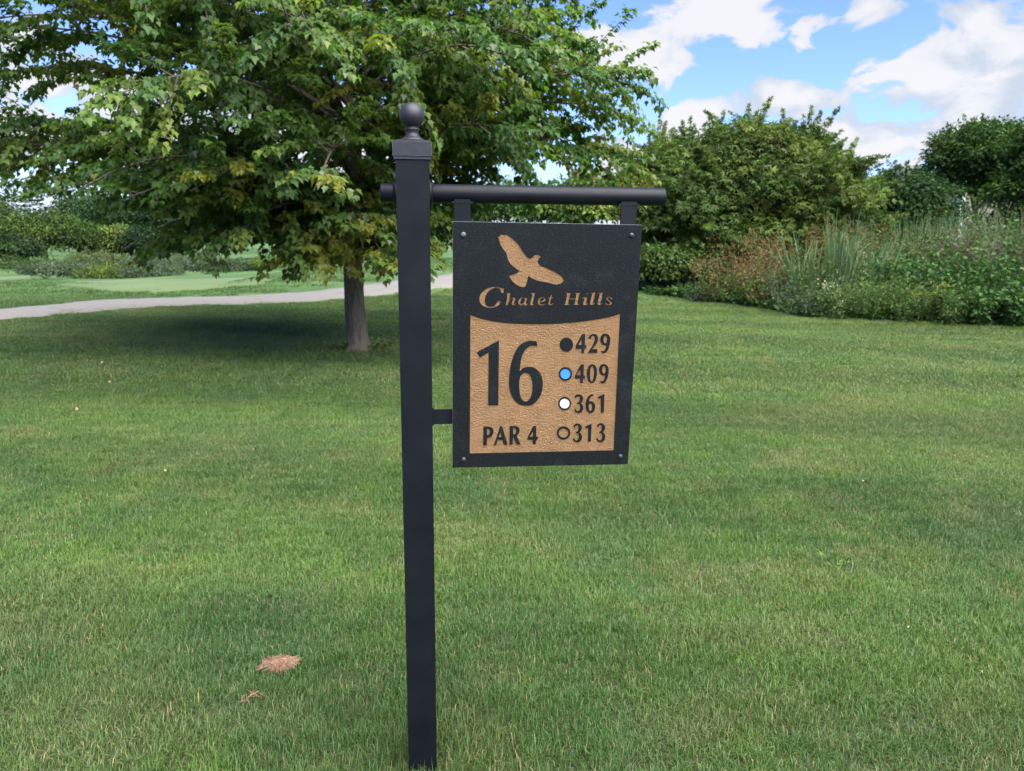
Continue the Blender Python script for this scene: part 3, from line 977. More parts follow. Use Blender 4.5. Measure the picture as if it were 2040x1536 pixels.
 ('9',['149.15,-37.38;156.19,-39.84;161.08,-47.58;162.2,-58.2;160.58,-69.66;157.41,-79.5;151.16,-85.64;145.44,-85.85;140.32,-81.47!;143.55,-80.66!;146.85,-81.26;150.77,-77.82;152.9,-71.27;153.4,-65.12!;149.4,-66.75;143.58,-64.68;138.78,-58.12;137.2,-50.78;139.24,-42.64;143.92,-38.59', '149.8,-42.26;146.69,-45.1;145.55,-51.62;146.68,-58.15;149.81,-61.84;152.7,-59.4;154.27,-53.27;153.41,-45.93']),
 ('ring',['70.2,-137.92;69.95,-141.78;68.89,-145.45;67.08,-148.72;64.61,-151.46;61.6,-153.5;58.22,-154.76;54.62,-155.15;50.99,-154.68;47.52,-153.35;44.37,-151.25;41.71,-148.47;39.67,-145.16;38.35,-141.48;37.82,-137.62;38.09,-133.77;39.16,-130.13;40.97,-126.87;43.43,-124.16;46.42,-122.13;49.78,-120.87;53.36,-120.47;56.98,-120.93;60.44,-122.24;63.59,-124.32;66.25,-127.08;68.31,-130.38;69.65,-134.06', '66.54,-137.89;66.33,-140.73;65.5,-143.43;64.1,-145.84;62.18,-147.85;59.86,-149.35;57.24,-150.27;54.46,-150.57;51.65,-150.22;48.97,-149.24;46.54,-147.7;44.48,-145.65;42.91,-143.21;41.89,-140.5;41.47,-137.66;41.69,-134.82;42.52,-132.13;43.92,-129.73;45.83,-127.73;48.15,-126.24;50.75,-125.32;53.53,-125.02;56.33,-125.36;59,-126.33;61.43,-127.86;63.5,-129.9;65.08,-132.33;66.11,-135.04']),
 ('disc_white',['66.45,-137.89;66.25,-140.71;65.42,-143.39;64.03,-145.79;62.13,-147.78;59.82,-149.28;57.21,-150.2;54.45,-150.49;51.67,-150.14;49,-149.17;46.58,-147.63;44.54,-145.6;42.98,-143.18;41.96,-140.48;41.55,-137.66;41.76,-134.84;42.59,-132.17;43.99,-129.78;45.88,-127.8;48.18,-126.31;50.78,-125.39;53.53,-125.1;56.31,-125.44;58.97,-126.4;61.39,-127.93;63.43,-129.95;65.01,-132.37;66.04,-135.06']),
 ('3',['79.2,-119.94!;82.29,-115.83;87.92,-113.97;94.5,-115.51;99.65,-121.34;99.93,-127.97;96.94,-134.59;94.59,-137.06!;98.83,-140.43;101.61,-147.96;100.32,-156.3;94.82,-162.1;89.09,-162.45;82.41,-159.45;78.94,-154.4!;81.67,-151.1!;84.74,-156.14;88.08,-157.84;91.67,-155.37;93.85,-148.72;92.31,-141.2;88.95,-139.09;84.87,-139.3!;86.38,-136.16;90.33,-132.87;92.13,-127.08;91.48,-121.27;88.11,-118.6;84.1,-120.39;81.45,-125.33!']),
 ('6',['125.95,-114.92!;127.32,-117.83!;121.66,-119.44;117.76,-123.97;116.01,-130.6;115.79,-134.76!;119.8,-132.72;125.61,-134.02;130.81,-139.9;132.4,-147.43;130.73,-155.78;126.06,-161.6;118.68,-162.53;111.9,-158.09;108.05,-148.86;107.33,-138.01;109.35,-128.05;113.48,-119.79;119.82,-115.04', '115.42,-144.76;116.43,-139.76;119.64,-138.29;123.08,-141.49;124.21,-148.18;123.28,-154.87;120.12,-157.93;117.1,-154.8']),
 ('1',['137.36,-122.06!;154.22,-113.89!;154.97,-161.49!;147.1,-161.41!;145.69,-124.2!;140.44,-126.24!']),
 ('ring',['70.94,-214.74;70.66,-218.67;69.54,-222.38;67.62,-225.7;65.01,-228.46;61.83,-230.52;58.25,-231.77;54.45,-232.15;50.62,-231.65;46.96,-230.28;43.64,-228.12;40.84,-225.29;38.69,-221.9;37.3,-218.16;36.74,-214.24;37.03,-210.33;38.17,-206.64;40.09,-203.33;42.69,-200.6;45.85,-198.55;49.41,-197.3;53.19,-196.91;57,-197.4;60.65,-198.75;63.98,-200.89;66.79,-203.71;68.95,-207.07;70.36,-210.81', '66.16,-214.67;65.95,-217.35;65.13,-219.88;63.75,-222.14;61.86,-224.02;59.57,-225.42;56.99,-226.28;54.25,-226.54;51.49,-226.19;48.85,-225.26;46.46,-223.79;44.44,-221.85;42.9,-219.54;41.9,-216.99;41.5,-214.31;41.72,-211.64;42.54,-209.12;43.92,-206.86;45.81,-204.99;48.09,-203.6;50.66,-202.75;53.39,-202.48;56.14,-202.82;58.78,-203.75;61.16,-205.21;63.19,-207.14;64.74,-209.43;65.75,-211.99']),
 ('3',['78.94,-196.08!;82.07,-191.9;87.75,-190.03;94.41,-191.64;99.61,-197.62;99.89,-204.39;96.87,-211.13;94.5,-213.65!;98.78,-217.11;101.59,-224.81;100.29,-233.31;94.73,-239.2;88.94,-239.53;82.19,-236.43;78.68,-231.26!;81.44,-227.9!;84.54,-233.06;87.92,-234.82;91.55,-232.32;93.75,-225.54;92.19,-217.86;88.8,-215.68;84.68,-215.88!;86.2,-212.68;90.19,-209.34;92.01,-203.44;91.35,-197.51;87.95,-194.76;83.9,-196.56;81.22,-201.6!']),
 ('1',['108.73,-198.59!;124.92,-190.77!;125.44,-238.42!;117.53,-238.29!;116.69,-200.81!;111.83,-203.29!']),
 ('3',['138.94,-196.37!;142.05,-192.18;147.77,-190.3;154.5,-191.91;159.79,-197.92;160.13,-204.72;157.14,-211.49;154.76,-214.01!;159.11,-217.49;162,-225.22;160.76,-233.77;155.2,-239.68;149.37,-240.01;142.54,-236.9;138.96,-231.71!;141.71,-228.33!;144.88,-233.51;148.3,-235.28;151.94,-232.77;154.11,-225.96;152.47,-218.24;149.03,-216.06;144.88,-216.26!;146.39,-213.04;150.39,-209.69;152.17,-203.76;151.46,-197.81;148,-195.05;143.94,-196.86;141.28,-201.91!']),
 ('P',['-148.83,-194.85!;-135.51,-195.03!;-126.88,-198.29;-123.77,-205.96;-124.96,-214.94;-130.93,-222.06;-139.53,-224.64!;-140.65,-244.07!;-148.86,-243.93!', '-140.19,-200.79!;-136.31,-201.29;-133.25,-205.83;-133.2,-211.22;-135.31,-215.69;-139.6,-217.42!']),
 ('A',['-107.1,-194.07!;-102.36,-194.13!;-87.72,-243.15!;-97.3,-242.99!;-100.97,-229.77!;-113.54,-229.57!;-116.4,-243.12!;-122.04,-243.03!', '-106.87,-211.15!;-102.8,-222.95!;-110.34,-222.83!']),
 ('R',['-83.33,-194.39!;-69.02,-194.58!;-61.14,-198.29;-58.13,-205.09;-59.96,-213.2;-65.51,-219!;-54.99,-242.8!;-64.61,-242.63!;-74.14,-222.94!;-75.08,-242.91!;-82.93,-242.78!', '-74.57,-199.63!;-70.66,-199.96;-67.1,-204.06;-67,-209.48;-69.51,-214.87;-74,-216.61!']),
 ('4',['-23.75,-195.19!;-16.32,-195.29!;-15.59,-222.94!;-12.06,-223.45!;-12.28,-231.64!;-16.24,-231.58!;-16.38,-242.99!;-23.86,-242.86!;-24.58,-231.44!;-37.75,-230.78!;-37.04,-223.51!', '-31.98,-222.68!;-23.92,-222.81!;-24.28,-208.74!']),
 ('field',['-183.13,83.91!;-144.82,72.23;-97.27,65.26;-49.4,62.84;-1.24,63.09;47.19,65.08;95.83,69.79;144.57,77.82;183.52,88.14!;185.45,-262.65!;-182.46,-264.24!']),
]



def loop_points(s):
    P = []
    for t in s.split(';'):
        c = t.endswith('!')
        x, y = map(float, t.rstrip('!').split(','))
        P.append((x / 1000, y / 1000, c))
    n = len(P)
    out = []
    for i in range(n):
        p0, p1, p2, p3 = P[i - 1], P[i], P[(i + 1) % n], P[(i + 2) % n]
        out.append((p1[0], p1[1]))
        if p1[2] and p2[2]:
            continue
        a = (2 * p1[0] - p2[0], 2 * p1[1] - p2[1]) if p1[2] else p0
        d = (2 * p2[0] - p1[0], 2 * p2[1] - p1[1]) if p2[2] else p3
        for u in (.25, .5, .75):
            out.append(tuple(.5 * (2 * p1[k] + (p2[k] - a[k]) * u + (2 * a[k] - 5 * p1[k] + 4 * p2[k] - d[k]) * u * u
                                   + (3 * p1[k] - a[k] - 3 * p2[k] + d[k]) * u ** 3) for k in (0, 1)))
    return out


def cut_plate(name, loops, y_front, y_back, mat, parent, bev=0.0):
    cu = bpy.data.curves.new(name, 'CURVE')
    cu.dimensions = '2D'
    cu.fill_mode = 'BOTH'
    for L in loops:
        sp = cu.splines.new('POLY')
        sp.points.add(len(L) - 1)
        for q, (x, y) in zip(sp.points, L):
            q.co = (x, y, 0, 1)
        sp.use_cyclic_u = True
    th = (y_back - y_front) / 2
    cu.extrude = th - bev
    cu.bevel_depth = bev
    cu.bevel_resolution = 0
    cu.offset = -bev
    tmp = bpy.data.objects.new(name, cu)
    me = bpy.data.meshes.new_from_object(tmp)
    bpy.data.objects.remove(tmp)
    bpy.data.curves.remove(cu)
    # curve plane xy, facing +z -> panel xz, facing -y
    ymid = (y_front + y_back) / 2
    me.transform(Matrix(((1, 0, 0, 0), (0, 0, -1, ymid), (0, 1, 0, 0), (0, 0, 0, 1))))
    me.name = name
    me.materials.clear()
    me.materials.append(mat)
    return mesh_obj(name, me, parent)


holes = []
sides = .0004
face_loops = [[(-PW / 2 + sides, PH / 2 - sides), (PW / 2 - sides, PH / 2 - sides), (PW / 2 - sides, -PH / 2 + sides), (-PW / 2 + sides, -PH / 2 + sides)]]
names = {'bird': ('bird_emblem', 'gold soaring hawk emblem cut into the black sign face'),
         'field': ('gold_field', 'hammered gold field with a curved top edge'),
         'dot_black': ('tee_marker', 'solid black dot beside 429'),
         'disc_blue': ('marker_disc', 'blue disc beside 409'), 'disc_white': ('marker_disc', 'white disc beside 361')}
seen_field = False
NGOLD = 12       # emblem and the twelve... letters of the club name come first
for gi_, (g_, loops) in enumerate(GLYPHS):
    L = [loop_points(s) for s in loops]
    if gi_ <= NGOLD - 1 or g_ == 'field':
        face_loops += L
        nm, lab = names.get(g_, ('letter', 'gold letter %s of the club name' % g_))
        o = cut_plate(nm, L if g_ != 'field' else L, .0012 if g_ != 'field' else .0014, .0036, M_GOLD, panel)
        o['label'] = lab
    elif g_ in ('disc_blue', 'disc_white'):
        o = cut_plate('marker_disc', L, .0013, .0034, M_BLUE if g_ == 'disc_blue' else M_WHITE, panel)
        o['label'] = names[g_][1]
    elif g_ == 'dot_black':
        o = cut_plate('tee_marker', L, .0001, .0034, M_FACE, panel, .0003)
        o['label'] = names[g_][1]
    elif g_ == 'ring':
        o = cut_plate('marker_ring', L, .0001, .0034, M_FACE, panel, .0003)
    else:
        o = cut_plate('letter' if g_.isalpha() else 'numeral', L, .0001, .0034, M_FACE, panel, .0003)
        o['label'] = 'black raised %s %s' % ('letter' if g_.isalpha() else 'numeral', g_)
cut_plate('black_face', face_loops, .0, .0032, M_FACE, panel, .0003)
for i, (x, y) in enumerate(BOLTS):
    r0 = .0062
    prof = [(0, .006), (r0, .006), (r0, -.0008), (r0 * .95, -.0022), (r0 * .75, -.0038), (r0 * .4, -.0048), (0, -.0051)]
    o = bm_obj('bolt', lathe_bm([(r, h) for r, h in prof], 20), M_STEEL if i == 0 else M_BOLT, panel, smooth=True)
    o.matrix_basis = Matrix.Translation((x / 1000, 0, y / 1000)) @ Matrix.Rotation(-math.pi / 2, 4, 'X')


# ------------------------------------------------------------------ foliage tools
M_LEAF = leaf_mat('maple_leaf', .48, .45, spec=.3)
M_FOL = leaf_mat('foliage', .28, .65)
M_FAR = leaf_mat('far_foliage', .20, .7)
M_HERB = leaf_mat('weed_foliage', .25, .6)


def bark_mat(name, lo, hi, scale=1.0):
    m, n, l, p = new_mat(name)
    v = obj_coord(n, (26 * scale, 26 * scale, 5 * scale), l)
    a = noise_node(n, l, 1.0, 6, .65, v, .6)
    b = noise_node(n, l, 7.0, 4, .6, obj_coord(n, (1, 1, 1), l))
    c = ramp(n, l, a.outputs[0], [(.32, lo), (.62, hi)])
    c = mixc(n, l, ramp(n, l, b.outputs[0], [(.5, (0, 0, 0)), (.7, (.45, .45, .45))]), c, (.075, .078, .045))
    l.new(c, p.inputs['Base Color'])
    p.inputs['Roughness'].default_value = .9
    l.new(bump(n, l, a.outputs[0], .9, .02), p.inputs['Normal'])
    return m


M_BARK = bark_mat('maple_bark', (.040, .031, .023), (.150, .118, .086))
M_BARK2 = bark_mat('dark_bark', (.03, .026, .022), (.09, .08, .066), .6)
M_STEM = plain('green_stem', (.10, .11, .05), .7, .3, 40, .2)
M_TWIG = plain('dry_twig', (.105, .098, .062), .8, .3, 40, .2)

# maple leaf: five pointed lobes folded along the midrib, drooping tip
_half = [(.32, .04), (.29, .20), (.47, .45), (.255, .52)]
_mv = [(0, 0), (0, .36), (0, 1.0)] + _half + [(-x, y) for x, y in _half]
MAPLE_V = np.array([(x, y, .34 * abs(x) - .22 * y * y) for x, y in _mv])
_r = [(0, 3, 4), (0, 4, 1), (1, 4, 5), (1, 5, 6), (1, 6, 2)]
MAPLE_F = np.array(_r + [(a if a < 3 else a + 4, c if c < 3 else c + 4, b if b < 3 else b + 4) for a, b, c in _r])
KITE_V = np.array([(0, 0, 0), (.27, .42, .07), (0, 1, -.12), (-.27, .42, .07)])
KITE_F = np.array([(0, 1, 2), (0, 2, 3)])
LANCE_V = np.array([(0, 0, 0), (.13, .40, .03), (0, 1, -.16), (-.13, .40, .03)])
SPRAY_V = np.array([(0, 0, 0), (.20, .30, .05), (.10, .30, .02), (.34, .62, .02), (.12, .55, 0), (.0, 1.0, -.1),
                    (-.12, .55, 0), (-.34, .62, .02), (-.10, .30, .02), (-.20, .30, .05)])
TRI_V = np.concatenate([np.array([(0, 0, 0), (.15, .45, .06), (0, 1, -.15), (-.15, .45, .06)]),
                        np.array([(.02, .1, 0), (.40, .20, .05), (.72, .62, -.12), (.24, .42, .04)]),
                        np.array([(-.02, .1, 0), (-.24, .42, .04), (-.72, .62, -.12), (-.40, .20, .05)])])
TRI_F = np.array([(0, 1, 2), (0, 2, 3), (4, 5, 6), (4, 6, 7), (8, 9, 10), (8, 10, 11)])
SPRAY_F = np.array([(0, 1, 2), (0, 2, 4), (2, 3, 4), (0, 4, 5), (0, 5, 6), (6, 7, 8), (0, 6, 8), (0, 8, 9)])


def leaf_frames(axis, normal):
    y = norm(axis)
    x = norm(np.cross(y, normal))
    z = np.cross(x, y)
    return np.stack([x, y, z], -1)          # columns


def leaves(pos, axis, normal, size, col, tmpl=(KITE_V, KITE_F)):
    TV, TF = tmpl
    R = leaf_frames(axis, normal)
    V = pos[:, None] + np.einsum('nij,kj->nki', R, TV) * size[:, None, None]
    k = len(TV)
    F = (np.arange(len(pos))[:, None, None] * k + TF[None]).reshape(-1, 3)
    C = np.repeat(col, k, 0)
    return V.reshape(-1, 3), F, C


def rand_unit(r, n):
    return norm(r.normal(0, 1, (n, 3)))


def pal(r, n, colours, weights, jitter=.16):
    c = np.array(colours)[r.choice(len(colours), n, p=np.array(weights) / sum(weights))]
    return c * (1 + jitter * r.normal(0, 1, (n, 1))).clip(.55, 1.6) * (1 + .05 * r.normal(0, 1, (n, 3)))


# ------------------------------------------------------------------ the maple
TX, TY = -1.855, 8.73
maple = empty('maple_tree', (TX, TY, gz(TX, TY)))
tag(maple, 'large leafy maple with a bare grey trunk standing on the lawn behind the sign', 'tree')
r = np.random.default_rng(42)
# trunk with root flare
zz = np.array([-.12, .0, .03, .08, .16, .3, .55, .8, 1.05, 1.3, 1.6, 2.1, 2.8, 3.6, 4.6, 5.8, 7.0, 8.2])
rr = np.array([.225, .200, .174, .150, .133, .124, .117, .112, .108, .105, .098, .096, .084, .072, .058, .042, .026, .010])
px_ = np.array([0, 0, 0, -.002, -.004, -.008, -.015, -.02, -.022, -.02, -.01, .02, .05, .04, .0, .03, .06, .05])
K = 28
V, F = tube(np.stack([px_, px_ * .5, zz], -1), rr, K)
ang = np.arctan2(V[:, 1] - np.repeat(px_ * .5, K), V[:, 0] - np.repeat(px_, K))
lob = 1 + (.10 * np.sin(ang * 5 + .6) + .07 * np.sin(ang * 3 + 2)) * np.exp(-np.maximum(np.repeat(zz, K), 0) / .12) + .018 * np.sin(ang * 9 + np.repeat(zz, K) * 7)
cx = np.stack([np.repeat(px_, K), np.repeat(px_ * .5, K)], -1)
V[:, :2] = cx + (V[:, :2] - cx) * lob[:, None]
mesh_obj('trunk', raw_mesh('trunk', V, F, M_BARK, smooth=True), maple)

lp, la, ln, ls, lc, lw = [], [], [], [], [], []


def crown_limit(az):
    """how far the crown reaches: fuller on the left than on the right"""
    left = .5 - .5 * np.cos(az)             # az 0 = right, pi = left
    return .74 + .34 * left


GREENS = np.array([(.060, .128, .032), (.082, .152, .034), (.106, .176, .036), (.136, .200, .040)])


def browse(rr):
    """height of the crown's underside, low round the trunk and lifting outwards"""
    q = np.clip((np.asarray(rr) - 2.0) / .7, 0, 1)
    return 1.20 + .42 * q * q * (3 - 2 * q) + np.clip(np.asarray(rr) - 2.7, 0, 2) * .14


LIMBS = []
for i in range(104):
    u = (i + .5) / 104
    h0 = 1.15 + 6.6 * u ** 1.55
    LIMBS.append((h0, i * 2.39996 + r.normal(0, .18), None))
# low limbs hanging on the near side: a bright clump left of the trunk, another in front of it
for h0, deg, L_ in ((1.75, 178, 4.3), (2.0, -171, 4.3), (1.9, -160, 4.2), (2.0, -3, 3.15), (2.35, 8, 3.05), (1.36, -137, 2.15), (1.42, -124, 2.0), (1.5, -150, 2.45), (1.30, -92, 1.75), (1.28, -72, 1.85), (1.42, -58, 1.8), (1.24, -82, 1.3), (1.55, -108, 2.1)  ):
    LIMBS.append((h0, rad(deg), L_))
for i, (h0, az, given) in enumerate(LIMBS):
    # reach by height
    L = np.interp(h0, [1.2, 1.5, 2.0, 2.6, 3.6, 5.0, 6.5, 8.0], [2.5, 3.5, 3.95, 3.75, 3.5, 2.9, 1.9, .7]) * crown_limit(az) * (.86 + .24 * r.random())
    rise = np.interp(h0, [1.2, 1.6, 2.2, 3.2, 5, 8], [.00, .34, .80, 1.2, 1.6, 1.2]) + r.normal(0, .32)
    bul = np.interp(h0, [1.2, 2, 4, 8], [.22, .30, .3, .1]) + .08 * r.random()
    if math.cos(az) > .3 and h0 < 2.6:      # right-hand limbs lift clear of the lawn
        rise += .35 * math.cos(az)
    if math.cos(az) > .3 and h0 < 1.6:
        L *= .62
    if math.sin(az) < -.35 and h0 < 2.4:    # towards the photographer
        L *= .92
    rise = max(rise, browse(L) + .30 - h0)
    if given:
        L, rise, bul = given, (-.10 + .12 * r.random()) if given < 3 else .30 + .35 * r.random(), .18
    s = np.linspace(0, 1, 12)
    bend = r.normal(0, .22)
    a_ = az + bend * s ** 1.5 + .06 * np.sin(s * 7 + r.random() * 6)
    step = L / 11
    hx = np.cumsum(np.concatenate([[0], np.cos(a_[1:]) * step]))
    hy = np.cumsum(np.concatenate([[0], np.sin(a_[1:]) * step]))
    hz = h0 + rise * s + bul * 4 * s * (1 - s) - .22 * s ** 4
    off = np.interp(h0, zz, px_)
    P = np.stack([hx + off, hy + off * .5, hz], -1)
    r0 = .007 + .0062 * L * (1.0 if h0 < 4 else .8)
    V, F = tube(P, r0 * (1 - .88 * s ** .7) + .0025, 7)
    parts_ = [(V, F)]
    # side branches carry flat sprays of leaves
    nb = int(11 + L * 5.0)
    for j in range(nb):
        t = .16 + .84 * ((j + r.random()) / nb)
        b0 = np.array([np.interp(t, s, P[:, k]) for k in range(3)])
        k_ = min(int(t * 11), 10)
        d = norm((P[k_ + 1] - P[k_])[None])[0]
        sgn = 1 if j % 2 else -1
        sa = sgn * (.75 + .35 * r.random()) * (1 - .55 * max(0, t - .6) / .4)
        if j == nb - 1:
            sa, t = r.normal(0, .1), .97
        dh = np.array([d[0] * math.cos(sa) - d[1] * math.sin(sa), d[0] * math.sin(sa) + d[1] * math.cos(sa), d[2] * .5 + r.normal(.16, .42)])
        bl = (.30 + .62 * math.sin(math.pi * min(1, .25 + t * .7)) * (.55 + .6 * r.random())) * min(1.0, .5 + L / 5)
        tipz = b0[2] + dh[2] * bl - .30 * bl
        rt = math.hypot(b0[0] + dh[0] * bl, b0[1] + dh[1] * bl)
        if tipz < browse(rt) - (.25 if given and given < 3 else .02):
            continue
        m_ = max(4, int(bl / .055))
        q = np.linspace(0, 1, m_)
        Q = b0 + dh * (bl * q)[:, None]
        Q[:, 2] -= bl * .30 * q ** 2
        parts_.append(tube(Q[::2] if m_ > 6 else Q, (.006 * (1 - q) + .0018)[::2] if m_ > 6 else .006 * (1 - q) + .0018, 4))
        # this spray's own green: sun leaves yellower, a few already turning
        tone = r.random()
        sun_side = .5 + .5 * t
        warm = .30 if (h0 < 1.75 and math.sin(az) < -.5 and math.cos(az) > -.3) else 0
        if given and given < 3:
            tone *= .55
        if tone < .030 + warm * .4:
            base = np.array((.205, .215, .034))
        elif tone < .12 + warm:
            base = np.array((.170, .215, .040))
        else:
            base = GREENS[r.choice(4, p=[.26, .32, .26, .16])]
        cnt = int(m_ * (8.0 if b0[2] < 4.4 else 2.2))
        tt = (.12 + .9 * r.random(cnt)).clip(0, 1.04)
        pp = np.stack([np.interp(tt, q, Q[:, k]) for k in range(3)], -1)
        outd = rand_unit(r, cnt)
        outd[:, 2] *= .35
        lat = np.cross(dh, (0, 0, 1.0))
        outd = norm(outd + dh * .8 + lat * (r.choice([-1, 1], cnt) * .8)[:, None])
        droop = .35 + .9 * r.random(cnt)
        axis = norm(outd - np.array([0, 0, 1.]) * droop[:, None])
        nrm = norm(np.array([0, 0, 1.0]) + outd * .75 + .42 * r.normal(0, 1, (cnt, 3)))
        pet = .035 + .05 * r.random(cnt)
        lp.append(pp + outd * pet[:, None] + np.array([0, 0, .01]))
        la.append(axis)
        ln.append(nrm)
        ls.append(.038 + .043 * r.random(cnt))
        lw.append(np.full(cnt, .25 if given and given < 3 else 0.0))
        cc = base[None] * (1 + .20 * r.normal(0, 1, (cnt, 1))).clip(.6, 1.5) * (1 + .05 * r.normal(0, 1, (cnt, 3)))
        pale = r.random(cnt) < .05
        cc[pale] = np.array((.17, .21, .12)) * (1 + .15 * r.normal(0, 1, (pale.sum(), 1)))
        yel = r.random(cnt) < .006
        cc[yel] = (.28, .25, .04)
        lc.append(cc)
    V, F = join(parts_)
    mesh_obj('limb', raw_mesh('limb', V, F, M_BARK, smooth=True), maple)

lp, la, ln, ls, lc, lw = (np.concatenate(a) for a in (lp, la, ln, ls, lc, lw))
# nothing hangs below the browse line under the crown
rad_ = np.hypot(lp[:, 0], lp[:, 1])
low = browse(rad_) - lw - .06 + .08 * np.sin(lp[:, 0] * 3)
ok = lp[:, 2] > low
lp, la, ln, ls, lc = lp[ok], la[ok], ln[ok], ls[ok], lc[ok]
# the leaves that show largest are picked out one by one
wp = lp + np.array([TX, TY, 0])
rel = wp - np.array([0, 0, EYE])
dep = rel @ np.array(FWD)
sx_ = 1020 + FPX * (rel @ np.array(RGT)) / dep
sy_ = 768 - FPX * (rel @ np.array(UPV)) / dep
vis = (sx_ > -20) & (sx_ < 2060) & (sy_ > -20) & (dep > 1)
score = np.where(vis, ls / np.maximum(dep, .5), -1)
pick = np.argsort(-score)[:300]
rest = np.ones(len(lp), bool)
rest[pick] = False
top_ = (lp[:, 2] > 4.4) | (lp[:, 1] > .7)      # upper and far crown only shade and back the rest: plainer leaves
a_, b_ = rest & ~top_, rest & top_
V, F, C = leaves(lp[a_], la[a_], ln[a_], ls[a_], lc[a_], (MAPLE_V, MAPLE_F))
V2, F2, C2 = leaves(lp[b_], la[b_], ln[b_], ls[b_] * 1.5, lc[b_], (KITE_V * np.array([1.5, 1, 1]), KITE_F))
F = np.concatenate([F, F2 + len(V)])
V, C = np.concatenate([V, V2]), np.concatenate([C, C2])
crown = mesh_obj('crown', raw_mesh('crown', V, F, M_LEAF, C), maple)
tag(crown, kind='stuff')
order = np.argsort(lc[pick].sum(1))
variants = []
for g_ in np.array_split(order, 10):
    cmean = lc[pick][g_].mean(0)
    variants.append((set(g_.tolist()), raw_mesh('leaf', MAPLE_V, MAPLE_F, M_LEAF, np.repeat(cmean[None], len(MAPLE_V), 0))))
RF = leaf_frames(la[pick], ln[pick])
for a in range(len(pick)):
    me = next(v[1] for v in variants if a in v[0])
    o = bpy.data.objects.new('leaf', me)
    Rm = Matrix(RF[a].tolist()).to_4x4()
    o.matrix_basis = Matrix.Translation(lp[pick[a]].tolist()) @ Rm @ Matrix.Scale(float(ls[pick[a]]), 4)
    link(o, crown)
print('maple leaves', len(lp))


